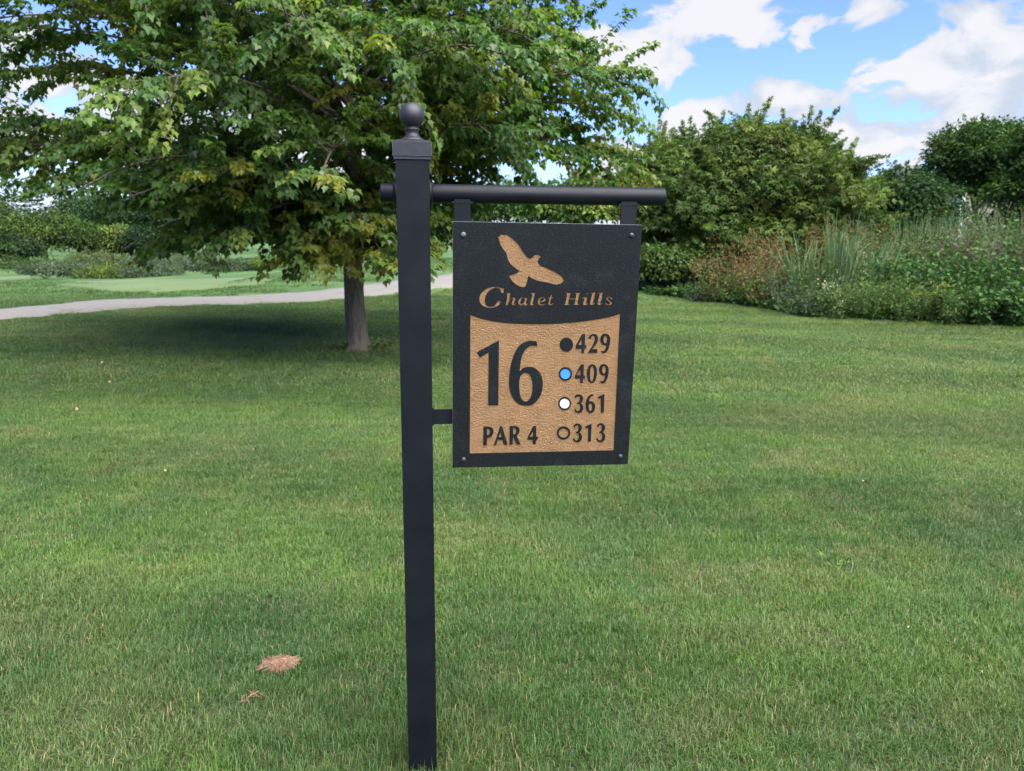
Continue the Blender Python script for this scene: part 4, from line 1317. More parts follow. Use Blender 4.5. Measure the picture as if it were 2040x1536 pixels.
# ------------------------------------------------------------------ other trees and shrubs
def puff_tree(name, label, cat, px, dist, width_px, top_y, crown_base, lumps, count, leaf, cols, wts, seed, group=None, mat=None,
              tmpl=(KITE_V, KITE_F), depth=1.0, shoots=0, shoot_len=.7, trunk=True, lump_r=(.24, .40), squash=.8, bark=None, droop=.3, base_y=560,
              cone=0.0):
    """crown of uneven leaf clumps on real limbs; sized from its bearing, distance and apparent extent"""
    r = np.random.default_rng(seed)
    b = survey(px, base_y, dist)
    x0, y0 = b.x, b.y
    z0 = gz(x0, y0)
    H = survey(px, top_y, dist).z - z0
    R = width_px / FPX * dist / 2
    root = empty(name, (x0, y0, z0))
    tag(root, label, cat, group)
    zb = crown_base
    ch = (H - zb) / 2
    zc_ = zb + ch
    # clump centres: golden spiral on an egg, pulled about
    i = np.arange(lumps) + .5
    ph = np.arccos(1 - 2 * i / lumps)
    th = np.pi * (1 + 5 ** .5) * i + r.random() * 6
    rl = R * (lump_r[0] + (lump_r[1] - lump_r[0]) * r.random(lumps))
    sh = .55 + .35 * r.random(lumps)
    sp_ = np.where(np.cos(ph) < 0, .62 + .38 * np.sin(ph), np.sin(ph))
    sp_ = sp_ * (1 - cone * np.clip(np.cos(ph), 0, 1))
    cxyz = np.stack([np.cos(th) * sp_ * (R - rl * .8) * sh * 1.15, np.sin(th) * sp_ * (R * depth - rl * .8) * sh * 1.15,
                     zc_ + np.cos(ph) * np.maximum(ch - rl * squash, .1) * (.86 + .2 * r.random(lumps))], -1)
    tb = []
    if trunk:
        hz = np.linspace(-.1, zc_ + ch * .35, 25)
        w9 = np.cumsum(r.normal(0, .012 * H, (9, 2)), 0) * np.linspace(0, 1, 9)[:, None]
        wob = np.stack([np.interp(np.linspace(0, 8, 25), np.arange(9), w9[:, c]) for c in (0, 1)], -1)
        TP = np.concatenate([wob, hz[:, None]], 1)
        tr = np.linspace(.022 * H + .02, .006 * H, 25)
        tb.append(tube(TP, tr, 8))
        for k in range(lumps):
            if k % 2 and lumps > 14:
                continue
            t = .25 + .6 * r.random()
            a = np.array([np.interp(t, np.linspace(0, 1, 25), TP[:, c]) for c in range(3)])
            if cxyz[k, 2] < a[2]:
                zt = min(a[2], max(cxyz[k, 2] - .15, .2))
                a = np.array([np.interp(zt, hz, TP[:, 0]), np.interp(zt, hz, TP[:, 1]), zt])
            s = np.linspace(0, 1, 6)[:, None]
            mid_ = a + (cxyz[k] - a) * s
            mid_[:, 2] += np.sin(np.pi * s[:, 0]) * .05 * H
            tb.append(tube(mid_, np.linspace(.008 * H, .002 * H, 6), 5))
    else:
        for k in range(lumps):
            s = np.linspace(0, 1, 6)[:, None]
            a = np.array([r.normal(0, .03), r.normal(0, .03), -.05])
            mid_ = a + (cxyz[k] - a) * s
            mid_[:, :2] *= (.4 + .6 * s)
            tb.append(tube(mid_, np.linspace(.010 * H + .004, .003 * H, 6), 5))
    # leaves
    wl = rl ** 2
    li = r.choice(lumps, count, p=wl / wl.sum())
    d = rand_unit(r, count)
    d[:, 2] = np.where(d[:, 2] < -.25, -d[:, 2] * .6, d[:, 2])
    d = norm(d)
    rho = rl[li] * (.38 + .68 * r.random(count) ** .6)
    ragged = 1 + .20 * np.sin(d[:, 0] * 9 + li * 3) * np.sin(d[:, 2] * 8 + li)
    p = cxyz[li] + d * (rho * ragged)[:, None] * np.array([1, 1, squash])
    outd = norm(d + .55 * r.normal(0, 1, (count, 3)))
    axis = norm(outd - np.array([0, 0, 1]) * (droop + .5 * r.random(count))[:, None])
    nr = norm(d * .55 + np.array([0, 0, .8]) + .5 * r.normal(0, 1, (count, 3)))
    tone = pal(r, lumps, cols, wts, .10)[li]
    c = tone * (1 + .20 * r.normal(0, 1, (count, 1))).clip(.6, 1.5) * (1 + .05 * r.normal(0, 1, (count, 3)))
    ok_ = p[:, 2] > .03
    P, A, N, C = [p[ok_]], [axis[ok_]], [nr[ok_]], [c[ok_]]
    S = [leaf * (.65 + .7 * r.random(ok_.sum()))]
    # shoots: leafy wands breaking the outline
    for k in range(shoots):
        q = r.integers(0, lumps)
        dd = rand_unit(r, 1)[0]
        dd[2] = abs(dd[2]) * .9 + .35
        dd = norm((dd + norm((cxyz[q] - np.array([0, 0, zc_]))[None])[0] * .9)[None])[0]
        st = cxyz[q] + dd * rl[q] * .75 * np.array([1, 1, squash])
        ln_ = shoot_len * (.5 + .8 * r.random())
        m_ = int(12 + ln_ / leaf * 8)
        t = r.random(m_)
        pp = st + dd * (ln_ * t)[:, None]
        pp[:, 2] -= ln_ * .18 * t ** 2
        o_ = norm(rand_unit(r, m_) + dd * .7)
        P.append(pp + o_ * (leaf * .5 * (1 - t))[:, None])
        A.append(norm(o_ - np.array([0, 0, 1]) * (droop + .3 * r.random(m_))[:, None]))
        N.append(norm(np.array([0, 0, 1]) + .6 * r.normal(0, 1, (m_, 3))))
        cb = pal(r, 1, cols, wts, .08)
        C.append(np.repeat(cb, m_, 0) * (1.05 + .18 * r.normal(0, 1, (m_, 1))).clip(.6, 1.6))
        S.append(leaf * (1 - .45 * t) * (.7 + .5 * r.random(m_)))
        s = np.linspace(0, 1, 4)
        tq = st + dd * (ln_ * s)[:, None]
        tq[:, 2] -= ln_ * .18 * s ** 2
        tb.append(tube(tq, .004 + .006 * (1 - s), 4))
    V, F, C_ = leaves(np.concatenate(P), np.concatenate(A), np.concatenate(N), np.concatenate(S), np.concatenate(C), tmpl)
    o = mesh_obj('crown', raw_mesh('crown', V, F, mat or M_FOL, C_), root)
    tag(o, kind='stuff')
    V, F = join(tb)
    mesh_obj('trunk' if trunk else 'stems', raw_mesh('trunk' if trunk else 'stems', V, F, bark or M_BARK2, smooth=True), root)
    return root


DG = [(.030, .066, .020), (.042, .086, .022), (.058, .104, .024)]
OL = [(.070, .118, .028), (.100, .152, .034), (.132, .180, .040), (.054, .094, .026)]

BX = [(.070, .118, .028), (.102, .152, .034), (.134, .178, .040), (.054, .092, .025)]
# big boxelder-like shrub right of the sign
puff_tree('boxelder_shrub', 'huge rounded olive green shrub directly right of the sign', 'shrub', 1480, 18.6, 515, 232, .0, 96, 50000, .12, BX, [3, 4, 2, 3], 7,
          tmpl=(TRI_V, TRI_F), depth=.8, shoots=190, shoot_len=.75, trunk=False, lump_r=(.13, .25), base_y=590, cone=.15)
puff_tree('shade_bush', 'low dark bush filling the shade at the left foot of the huge shrub', 'bush', 1335, 17.2, 230, 478, .0, 22, 9000, .11, BX, [2, 1, 0, 5], 21,
          trunk=False, base_y=590)
# low boxelder spreading on its left
puff_tree('leafy_shrub', 'paler leafy shrub peeking out left of the huge olive shrub', 'shrub', 1290, 19.5, 170, 275, .0, 18, 9000, .11, BX, [2, 4, 3, 1], 8,
          tmpl=(TRI_V, TRI_F), shoots=60, shoot_len=.9, trunk=False, base_y=585)
puff_tree('dense_dark_tree', 'low dense dark green tree between the huge shrub and the house', 'tree', 1785, 27.0, 225, 332, .2, 36, 17000, .16, [(.018, .044, .014), (.028, .060, .018), (.040, .078, .020)], [4, 4, 2], 9,
          tmpl=(KITE_V, KITE_F), shoots=40, shoot_len=.6, base_y=520)
puff_tree('tall_dark_tree', 'tall dark tree at the right edge in front of the house', 'tree', 2090, 29.0, 275, 200, .2, 60, 28000, .17, DG, [4, 4, 2], 10,
          shoots=90, shoot_len=.8, base_y=520, droop=.1, lump_r=(.2, .34))
puff_tree('twin_stem_tree', 'slender tree with a feathery left outline beside the house', 'tree', 1925, 33.0, 215, 232, 2.35, 44, 20000, .16, DG, [3, 4, 3], 11,
          shoots=60, shoot_len=.8, base_y=520, droop=.1)
puff_tree('distant_round_tree', 'distant round tree low behind the crossbar, right of the maple', 'tree', 1165, 62.0, 200, 335, .8, 26, 9000, .34, OL, [3, 3, 2, 3], 12,
          mat=M_FAR, base_y=520)
puff_tree('distant_dark_tree', 'distant dark tree seen below the crossbar', 'tree', 1010, 66.0, 240, 352, .8, 26, 9000, .34, DG, [3, 4, 3], 13, mat=M_FAR, base_y=520)

# tree line beyond the far fairway, left
BL = [(.013, .034, .020), (.019, .043, .022), (.027, .050, .020)]
DF = [(.014, .035, .013), (.021, .047, .015), (.030, .058, .016)]
YG = [(.032, .064, .014), (.050, .082, .016), (.024, .050, .014)]
line = [
    (-40, 100, 190, 375, 'YG', 'yellow-green tree cut by the left edge of the photo'),
    (95, 98, 200, 415, 'YG', 'broad yellow-green tree with a visible trunk in the far tree line'),
    (185, 118, 180, 382, 'DG', 'dark green tree right of the broad yellow-green one'),
    (262, 128, 150, 388, 'BL', 'bluish dark tree in the middle of the far tree line'),
    (225, 104, 130, 438, 'OL', 'olive tree with a ragged foot above the pale willow'),
    (318, 104, 170, 444, 'DG', 'low round dark tree above the grey-green willows'),
    (335, 135, 160, 378, 'BL', 'tall bluish tree behind the drooping maple branch'),
    (430, 125, 180, 385, 'BL', 'bluish tree behind the low maple leaves'),
    (545, 130, 190, 385, 'DG', 'dark tree seen through gaps left of the maple trunk'),
    (655, 135, 180, 400, 'BL', 'far bluish tree just left of the maple trunk'),
    (790, 140, 190, 425, 'DG', 'far dark tree behind the upper sign post'),
    (905, 120, 180, 430, 'DG', 'far dark tree between the post and the sign panel'),
    (20, 84, 130, 462, 'DG', 'low dark bush tree at the far left edge')]
PALS = {'YG': (YG, [3, 3, 2]), 'DG': (DF, [3, 4, 3]), 'BL': (BL, [3, 4, 3]), 'OL': (OL, [3, 3, 2, 3])}
for i, (px, dist, w, top, pk, lab) in enumerate(line):
    puff_tree('far_tree', lab, 'tree', px, dist, w, top, 0.5 if top < 440 else .2, 30, 13500, dist * .0036, PALS[pk][0], PALS[pk][1], 60 + i,
              'trees of the far tree line', M_FAR, base_y=520, lump_r=(.22, .38), depth=.9)

# willow and dogwood thicket in the hollow behind the green
WI = [(.068, .100, .056), (.086, .120, .068), (.054, .082, .047)]
YL = [(.10, .125, .045), (.085, .112, .042), (.07, .098, .040)]
thicket = [
    (90, 44, 110, 528, 'WI', 'low grey-green willow bush at the left end of the thicket'),
    (150, 45, 100, 532, 'WI', 'low grey-green willow bush beside a brownish clump'),
    (185, 50, 110, 496, 'YL', 'pale yellow-green upright bush in the hollow'),
    (250, 47, 90, 510, 'YL', 'narrow yellowish bush left of the big willows'),
    (215, 44, 110, 538, 'OL', 'low olive bush at the foot of the yellowish ones'),
    (330, 45, 170, 510, 'WI', 'largest grey-green willow bush of the thicket'),
    (415, 44, 130, 520, 'WI', 'grey-green willow bush right of the largest one'),
    (300, 42.5, 120, 540, 'WI', 'small grey-green bush in front of the largest willow'),
    (480, 43, 110, 528, 'WI', 'grey-green bush under the drooping maple leaves'),
    (545, 42, 100, 520, 'OL', 'brownish green bush at the right end of the thicket'),
    (60, 60, 150, 520, 'YG', 'yellow-green bank of brush behind the left willows'),
    (620, 46, 90, 528, 'OL', 'low tawny brush left of the maple trunk')]
PALS.update({'WI': (WI, [3, 3, 2]), 'YL': (YL, [2, 3, 3])})
for i, (px, dist, w, top, pk, lab) in enumerate(thicket):
    puff_tree('willow_bush', lab, 'bush', px, dist, w, top, .0, 16, 4200, .17, PALS[pk][0], PALS[pk][1], 90 + i, 'bushes of the hollow behind the green', M_FAR,
              tmpl=(LANCE_V, KITE_F), trunk=False, shoots=34, shoot_len=.45, base_y=555, lump_r=(.24, .38), droop=.0)

# wooded horizon far behind everything: reads as one mass
P, A, N, S, C = [], [], [], [], []
r = np.random.default_rng(5)
for k in range(150):
    bx = -1.25 + 2.5 * (k + r.random()) / 150
    dist = 170 + 60 * r.random()
    x, y = bx * dist, dist
    z0 = gz(x, y)
    top = 15.0 + 4 * r.random()
    if abs(bx - .2) < .35:
        top *= .62
    m_ = 230
    d = rand_unit(r, m_)
    d[:, 2] = np.abs(d[:, 2])
    P.append(np.array([x, y, z0 + top * .45]) + d * np.array([5.2, 3.0, top * .55]) * (.75 + .3 * r.random((m_, 1))))
    A.append(norm(d - np.array([0, 0, .4])))
    N.append(norm(d + np.array([0, 0, .8]) + .4 * r.normal(0, 1, (m_, 3))))
    S.append(.9 + .8 * r.random(m_))
    C.append(np.repeat(pal(r, 1, BL + DF, [1] * 6, .1), m_, 0) * (1 + .2 * r.normal(0, 1, (m_, 1))).clip(.6, 1.5))
V, F, C_ = leaves(*(np.concatenate(a) for a in (P, A, N, S, C)))
o = mesh_obj('distant_woods', raw_mesh('distant_woods', V, F, M_FAR, C_))
tag(o, 'dark band of distant woods closing the horizon', 'woods', kind='stuff')


# ------------------------------------------------------------------ the weedy bank on the right
def herb(name, label, cat, px, dist, radius, hgt, seed, style, group=None, base_y=600):
    r = np.random.default_rng(seed)
    b = survey(px, base_y, dist)
    x0, y0 = b.x, b.y
    root = empty(name, (x0, y0, gz(x0, y0)))
    tag(root, label, cat, group)
    P, A, N, S, C, st = [], [], [], [], [], []
    n_st = style['stems']
    for k in range(n_st):
        a = r.random() * 6.283
        q = radius * math.sqrt(r.random())
        base = np.array([math.cos(a) * q * .55, math.sin(a) * q * .55, -.02])
        tip = np.array([math.cos(a) * q * 1.15, math.sin(a) * q * 1.15, hgt * (.62 + .42 * r.random())]) + r.normal(0, .05, 3)
        s = np.linspace(0, 1, 5)[:, None]
        ln_ = base + (tip - base) * s
        ln_[:, :2] += r.normal(0, .03, 2) * np.sin(np.pi * s)
        st.append(tube(ln_, np.linspace(style.get('sr', .005), .002, 5), 4))
        # leaves up the stem
        m_ = style['leaves']
        t = style.get('t0', .1) + (style.get('t1', .95) - style.get('t0', .1)) * r.random(m_)
        pp = np.stack([np.interp(t, s[:, 0], ln_[:, c]) for c in range(3)], -1)
        o_ = rand_unit(r, m_)
        o_[:, 2] *= .4
        o_ = norm(o_)
        P.append(pp + o_ * (style.get('spread', .06) * r.random(m_))[:, None])
        A.append(norm(o_ + np.array([0, 0, 1.]) * (style.get('lift', -.2) + .3 * r.normal(0, 1, m_))[:, None]))
        N.append(norm(np.array([0, 0, 1.]) + .5 * r.normal(0, 1, (m_, 3))))
        S.append(style['leaf'] * (.6 + .8 * r.random(m_)))
        C.append(pal(r, m_, style['cols'], style['wts'], .2))
        # seed heads
        hm = style.get('head', 0)
        if hm and r.random() < style.get('headp', 1):
            hr = style.get('headr', .12)
            d = r.normal(0, 1, (hm, 3)) * np.array([1, 1, style.get('headz', 1.3)])
            P.append(tip + d * hr * .5)
            A.append(norm(d + np.array([0, 0, .6])))
            N.append(rand_unit(r, hm))
            S.append(style.get('headleaf', .03) * (.6 + .8 * r.random(hm)))
            C.append(pal(r, hm, style['headcols'], [1] * len(style['headcols']), .18))
        tw = style.get('twigs', 0)
        for _ in range(tw):
            d = rand_unit(r, 1)[0]
            d[2] = abs(d[2]) * .8 + .3
            t0 = .25 + .7 * r.random()
            a0 = np.array([np.interp(t0, s[:, 0], ln_[:, c]) for c in range(3)])
            ss = np.linspace(0, 1, 4)[:, None]
            q_ = a0 + d * (.35 * (.5 + r.random())) * ss + r.normal(0, .02, (4, 3)) * ss
            st.append(tube(q_, np.linspace(.005, .0022, 4), 4))
    V, F, C_ = leaves(*(np.concatenate(a) for a in (P, A, N, S, C)), style.get('tmpl', (KITE_V, KITE_F)))
    o = mesh_obj('foliage', raw_mesh('foliage', V, F, M_HERB, C_), root)
    tag(o, kind='stuff')
    V, F = join(st)
    mesh_obj('stems', raw_mesh('stems', V, F, style.get('bark', M_STEM), smooth=True), root)
    return root


def cattail(label, px, dist, radius, hgt, count, seed, base_y=600, fan=.16):
    r = np.random.default_rng(seed)
    b = survey(px, base_y, dist)
    root = empty('cattail_clump', (b.x, b.y, gz(b.x, b.y)))
    tag(root, label, 'cattails', 'cattails of the weedy bank')
    sets = [[], []]
    for k in range(count):
        a = r.random() * 6.283
        q = radius * math.sqrt(r.random())
        p0 = np.array([math.cos(a) * q, math.sin(a) * q, -.03])
        h = hgt * (.6 + .42 * r.random())
        dr = np.array([math.cos(a + r.normal(0, .8)), math.sin(a + r.normal(0, .8)), 0])
        ln_ = fan * (.3 + 1.2 * r.random()) * h
        s = np.linspace(0, 1, 7)
        fold = r.random() < .12
        c = p0 + dr * (ln_ * s ** 1.8)[:, None] + np.array([0, 0, 1.0]) * (h * s)[:, None]
        if fold:
            c[5:, 2] -= h * np.array([.08, .34])
            c[5:] += dr * h * np.array([.05, .16])[:, None]
        w = (.0075 + .006 * r.random()) * np.array([.8, 1, 1, .95, .8, .55, .06])
        tw = r.random() * 3.14 + s * r.normal(0, .6)
        sd = np.stack([np.cos(tw), np.sin(tw), 0 * s], -1)
        V = np.stack([c - sd * w[:, None], c + sd * w[:, None]], 1).reshape(-1, 3)
        i = np.arange(6) * 2
        F = np.stack([i, i + 1, i + 3, i + 2], -1)
        base = np.array([(.098, .172, .078), (.082, .150, .080), (.130, .190, .080), (.18, .18, .09)])[r.choice(4, p=[.38, .32, .22, .08])]
        sets[0].append((V, F))
        sets[1].append(np.repeat(base[None] * (1 + .15 * r.normal()), len(V), 0))
    V, F = join(sets[0])
    o = mesh_obj('blades', raw_mesh('blades', V, F, M_HERB, np.concatenate(sets[1]).clip(.01, 1)), root)
    tag(o, kind='stuff')
    return root


RUST = [(.180, .105, .045), (.155, .100, .045), (.215, .140, .058), (.125, .105, .045)]
GRN = [(.054, .112, .029), (.074, .134, .033), (.098, .155, .038)]
DKG = [(.028, .078, .022), (.040, .100, .025), (.060, .120, .029)]
S_RUST = dict(stems=26, leaves=34, leaf=.062, cols=GRN + RUST, wts=[3, 4, 3, 2, 2, 2, 2], head=46, headr=.15, headz=1.2, headleaf=.034, headcols=RUST, t1=.9)
S_VINE = dict(stems=56, leaves=56, leaf=.070, cols=DKG + [(.085, .14, .035)], wts=[4, 4, 3, 1], spread=.14, lift=-.35, tmpl=(KITE_V * np.array([1.35, 1, 1]), KITE_F), t0=.0, t1=1.0)
S_GREEN = dict(stems=40, leaves=46, leaf=.070, cols=GRN, wts=[3, 3, 2], spread=.09, lift=.1, tmpl=(LANCE_V, KITE_F), t0=0, t1=1)
S_ELDER = dict(stems=22, leaves=64, leaf=.085, cols=GRN + [(.115, .115, .05)], wts=[3, 3, 3, 2], spread=.13, head=44, headr=.20, headz=.35, headleaf=.030,
               headcols=[(.075, .090, .038), (.085, .108, .042), (.070, .112, .038), (.090, .085, .042)], twigs=1, bark=M_TWIG, sr=.006, t0=.3)
S_DEAD = dict(stems=16, leaves=5, leaf=.045, cols=[(.15, .12, .08), (.12, .12, .06)], wts=[1, 1], twigs=9, bark=M_TWIG, sr=.009, head=26, headr=.16, headz=.4,
              headleaf=.03, headcols=[(.10, .092, .055), (.12, .105, .065)])
S_GREY = dict(stems=32, leaves=46, leaf=.065, cols=[(.060, .098, .052), (.080, .118, .064), (.055, .085, .045)], wts=[1, 1, 1], spread=.08, tmpl=(LANCE_V, KITE_F))
S_YEL = dict(stems=12, leaves=22, leaf=.055, cols=GRN, wts=[1, 1, 1], head=15, headr=.09, headleaf=.028, headcols=[(.36, .27, .04), (.34, .26, .05)], headp=.8)
S_WHT = dict(stems=10, leaves=26, leaf=.055, cols=GRN, wts=[1, 1, 1], head=18, headr=.08, headleaf=.026, headcols=[(.50, .52, .34), (.42, .46, .28)], headp=.9)

weeds = [
    # name, label, px, dist, radius, height, style, base_y
    ('rusty_weed', 'low rusty brown weeds at the left foot of the bank', 1440, 15.2, .62, .78, S_RUST, 600),
    ('rusty_weed', 'rusty brown weeds second from the left of the bank', 1478, 15.3, .66, 1.02, S_RUST, 600),
    ('rusty_weed', 'tall rusty weeds with yellow flecks left of the first cattails', 1535, 15.2, .72, 1.22, S_RUST, 600),
    ('rusty_weed', 'rusty weeds at the front, half hidden by grey-green stalks', 1515, 14.3, .45, .72, S_RUST, 605),
    ('rusty_weed', 'rust-red seedheads behind the left pair of cattail clumps', 1632, 14.9, .70, 1.30, S_RUST, 600),
    ('rusty_weed', 'rust-red seedheads behind the right pair of cattail clumps', 1712, 14.9, .70, 1.30, S_RUST, 600),
    ('grey_weed', 'grey-green leafy weeds below the first cattails', 1575, 13.6, .60, .78, S_GREY, 610),
    ('grey_weed', 'grey-green weeds at the lawn edge left of the white spray', 1605, 12.8, .46, .42, S_GREY, 625),
    ('grey_weed', 'small grey-green weeds at the far left lawn edge', 1400, 15.4, .45, .34, S_GREY, 600),
    ('yellow_flower_weed', 'weeds with yellow flowers between the cattails', 1622, 13.4, .40, .95, S_YEL, 610),
    ('yellow_flower_weed', 'yellowing weed spray low on the right of the bank', 1838, 11.8, .24, .52, S_YEL, 640),
    ('white_flower_weed', 'creamy white flower spray at the lawn edge', 1662, 12.2, .26, .50, S_WHT, 630),
    ('white_flower_weed', 'pale flowers halfway up between the cattails', 1703, 12.9, .26, .92, S_WHT, 620),
    ('leafy_weed', 'bright green leafy weeds below the tallest cattails', 1690, 12.4, .55, .66, S_GREEN, 630),
    ('leafy_weed', 'green leafy weeds right of the white spray', 1745, 12.2, .55, .68, S_GREEN, 635),
    ('leafy_weed', 'long-leaved green weeds at the middle lawn edge', 1800, 11.9, .52, .56, S_GREEN, 640),
    ('leafy_weed', 'long-leaved green weeds in the lower right lawn edge', 1885, 11.7, .50, .52, S_GREEN, 645),
    ('vine_mound', 'dark broad-leaved creeper mound left of the dead shrub', 1800, 12.9, .75, .92, S_VINE, 620),
    ('vine_mound', 'dark creeper mound under the dead shrub', 1880, 12.8, .80, .92, S_VINE, 620),
    ('vine_mound', 'dark creeper mound second from the right edge', 1965, 12.4, .85, .96, S_VINE, 630),
    ('vine_mound', 'dark creeper mound at the right edge of the photo', 2050, 12.0, .85, .98, S_VINE, 635),
    ('vine_mound', 'low creeper mound on the lawn edge at far right', 1990, 11.6, .60, .52, S_VINE, 650),
    ('vine_mound', 'low creeper between the yellow spray and the right mounds', 1930, 11.7, .55, .50, S_VINE, 650),
    ('vine_mound', 'dark creeper behind the cattail feet', 1735, 13.6, .75, .82, S_VINE, 610),
    ('vine_mound', 'creeper at the foot of the rusty weeds', 1650, 14.2, .70, .62, S_VINE, 605),
    ('elder_shrub', 'greenish umbel shrub right of the cattails', 1790, 13.8, .70, 1.36, S_ELDER, 610),
    ('elder_shrub', 'brown-headed shrub left of the dead shrub', 1842, 13.6, .62, 1.32, S_ELDER, 610),
    ('elder_shrub', 'tall green umbel shrub right of the dead shrub', 1972, 13.2, .72, 1.62, S_ELDER, 620),
    ('elder_shrub', 'umbel shrub cut by the right edge of the photo', 2060, 12.9, .70, 1.60, S_ELDER, 620),
    ('dead_shrub', 'bare dead shrub of grey-brown twigs on the bank', 1910, 13.2, .46, 1.36, S_DEAD, 615),
    ('dead_shrub', 'dead twiggy shrub at the far right of the bank', 2024, 12.8, .42, 1.48, S_DEAD, 620),
]
for i, (nm, lab, px, dist, rd, hg, stl, by) in enumerate(weeds):
    herb(nm, lab, 'shrub' if 'shrub' in nm else 'weeds', px, dist, rd, hg * 1.10, 500 + i, stl, 'plants of the weedy bank', by)
cats = [
    ('leftmost cattail clump with loose bent blades', 1597, 13.9, .26, 1.6, 95, 610, .30),
    ('upright cattail clump with the tallest blades of the front row', 1668, 13.2, .22, 1.85, 100, 615, .13),
    ('spreading cattail clump right of the upright one', 1722, 13.2, .30, 1.55, 105, 615, .30),
    ('short dark cattail tuft below the umbel shrub', 1775, 12.9, .12, .95, 22, 620, .1),
    ('back-row cattails left of the house window', 1790, 17.5, .75, 2.0, 170, 590, .16),
    ('back-row cattails in front of the dense dark tree', 1850, 17.5, .80, 2.1, 190, 590, .16),
    ('back-row cattails below the house wall', 1915, 17.2, .75, 1.95, 160, 590, .16),
    ('back-row cattails under the tall dark tree', 1975, 16.8, .70, 2.1, 130, 590, .2),
    ('back-row cattails at the right edge of the photo', 2040, 16.5, .65, 2.15, 130, 590, .2)]
for i, (lab, px, dist, rd, hg, ct, by, fan) in enumerate(cats):
    cattail(lab, px, dist, rd, hg, ct, 700 + i, by, fan)

# the tangle that fills the bank and hides the soil under the shrubs
r = np.random.default_rng(77)
n_ = 42000
edge_px = np.array([1290, 1400, 1500, 1620, 1760, 1900, 2040, 2160])
ex = np.array([2.88, 3.95, 4.65, 5.05, 5.9, 6.85, 7.75, 8.8])
ey = np.array([16.3, 15.3, 14.2, 12.5, 11.9, 11.65, 11.45, 11.3])
u = r.random(n_) * (len(ex) - 1)
k_ = u.astype(int)
f_ = u - k_
bx, by_ = ex[k_] * (1 - f_) + ex[k_ + 1] * f_, ey[k_] * (1 - f_) + ey[k_ + 1] * f_
dp = r.random(n_) ** 1.4 * 6.5
x, y = bx + dp * .42, by_ + dp * .9
hh = (.16 + .42 * np.clip(dp / 1.6, 0, 1)) * (.7 + .4 * np.sin(x * 3.1) * np.sin(y * 2.7) + .25 * np.sin(x * 7 + y * 5))
z = height(x, y) + hh * r.random(n_) ** .5
ax_ = rand_unit(r, n_)
ax_[:, 2] = ax_[:, 2] * .6 - .1
V, F, C_ = leaves(np.stack([x, y, z], -1), norm(ax_), norm(np.array([0, 0, 1.]) + .6 * r.normal(0, 1, (n_, 3))), .055 + .065 * r.random(n_),
                  pal(r, n_, DKG + GRN, [3, 4, 3, 2, 2, 1], .22))
o = mesh_obj('undergrowth', raw_mesh('undergrowth', V, F, M_HERB, C_))
tag(o, 'tangled green undergrowth filling the weedy bank', 'undergrowth', kind='stuff')

# weeds at the foot of the maple
S_FOOT = dict(stems=14, leaves=12, leaf=.045, cols=GRN + [(.10, .16, .03)], wts=[1, 1, 1, 2], spread=.03, lift=.3)
herb('leafy_weed', 'little pale green weeds sprouting left of the maple foot', 'weeds', 672, 8.62, .13, .14, 901, S_FOOT, base_y=705)
herb('leafy_weed', 'little weeds sprouting right of the maple foot', 'weeds', 752, 8.75, .10, .12, 902, S_FOOT, base_y=703)
S_PLANT = dict(stems=12, leaves=7, leaf=.024, cols=[(.075, .165, .022), (.095, .18, .025)], wts=[1, 1], spread=.03, lift=.2)
herb('lawn_weed', 'bright green broad-leaved weed flat in the right lawn', 'weeds', 1660, 3.02, .060, .035, 903, S_PLANT, base_y=1140)

# ------------------------------------------------------------------ dried clippings and litter
def clump(name, label, x, y, rx, ry, hz, count, seed, cols):
    r = np.random.default_rng(seed)
    parts_, cc = [], []
    for k in range(count):
        a = r.random() * 6.283
        q = math.sqrt(r.random())
        wob = 1 + .30 * math.sin(a * 2 + 1.0) + .22 * math.sin(a * 3 + seed)
        p = np.array([math.cos(a) * q * rx * wob, math.sin(a) * q * ry * wob, .030 + hz * (1 - q * q) * r.random()])
        d = r.random() * 6.283
        L_ = .022 + .05 * r.random()
        s = np.linspace(-.5, .5, 5)
        c = p + np.stack([np.cos(d + s * r.normal(0, 1.6)) * s * L_, np.sin(d + s * r.normal(0, 1.6)) * s * L_, -abs(r.normal(0, .008)) * (2 * s) ** 2 + r.normal(0, .004) * s], -1)
        V, F = tube(c, np.full(5, .0005 + .0005 * r.random()), 3)
        parts_.append((V, F))
        cc.append(np.repeat(np.array(cols)[r.integers(0, len(cols))][None] * (1 + .15 * r.normal()), len(V), 0))
    V, F = join(parts_)
    o = mesh_obj(name, raw_mesh(name, V, F, M_HERB, np.concatenate(cc).clip(.01, 1)), None, (x, y, gz(x, y)))
    return tag(o, label, 'clippings')


DRY = [(.34, .20, .135), (.38, .235, .16), (.26, .15, .10), (.40, .28, .18)]
clump('clippings_clump', 'matted clump of dry reddish-brown grass clippings on the left lawn', -.775, 2.235, .036, .024, .014, 900, 31, DRY)
clump('clippings_wisp', 'thin wisp of dry clippings just below the matted clump', -.81, 2.055, .022, .040, .000, 12, 32, DRY)

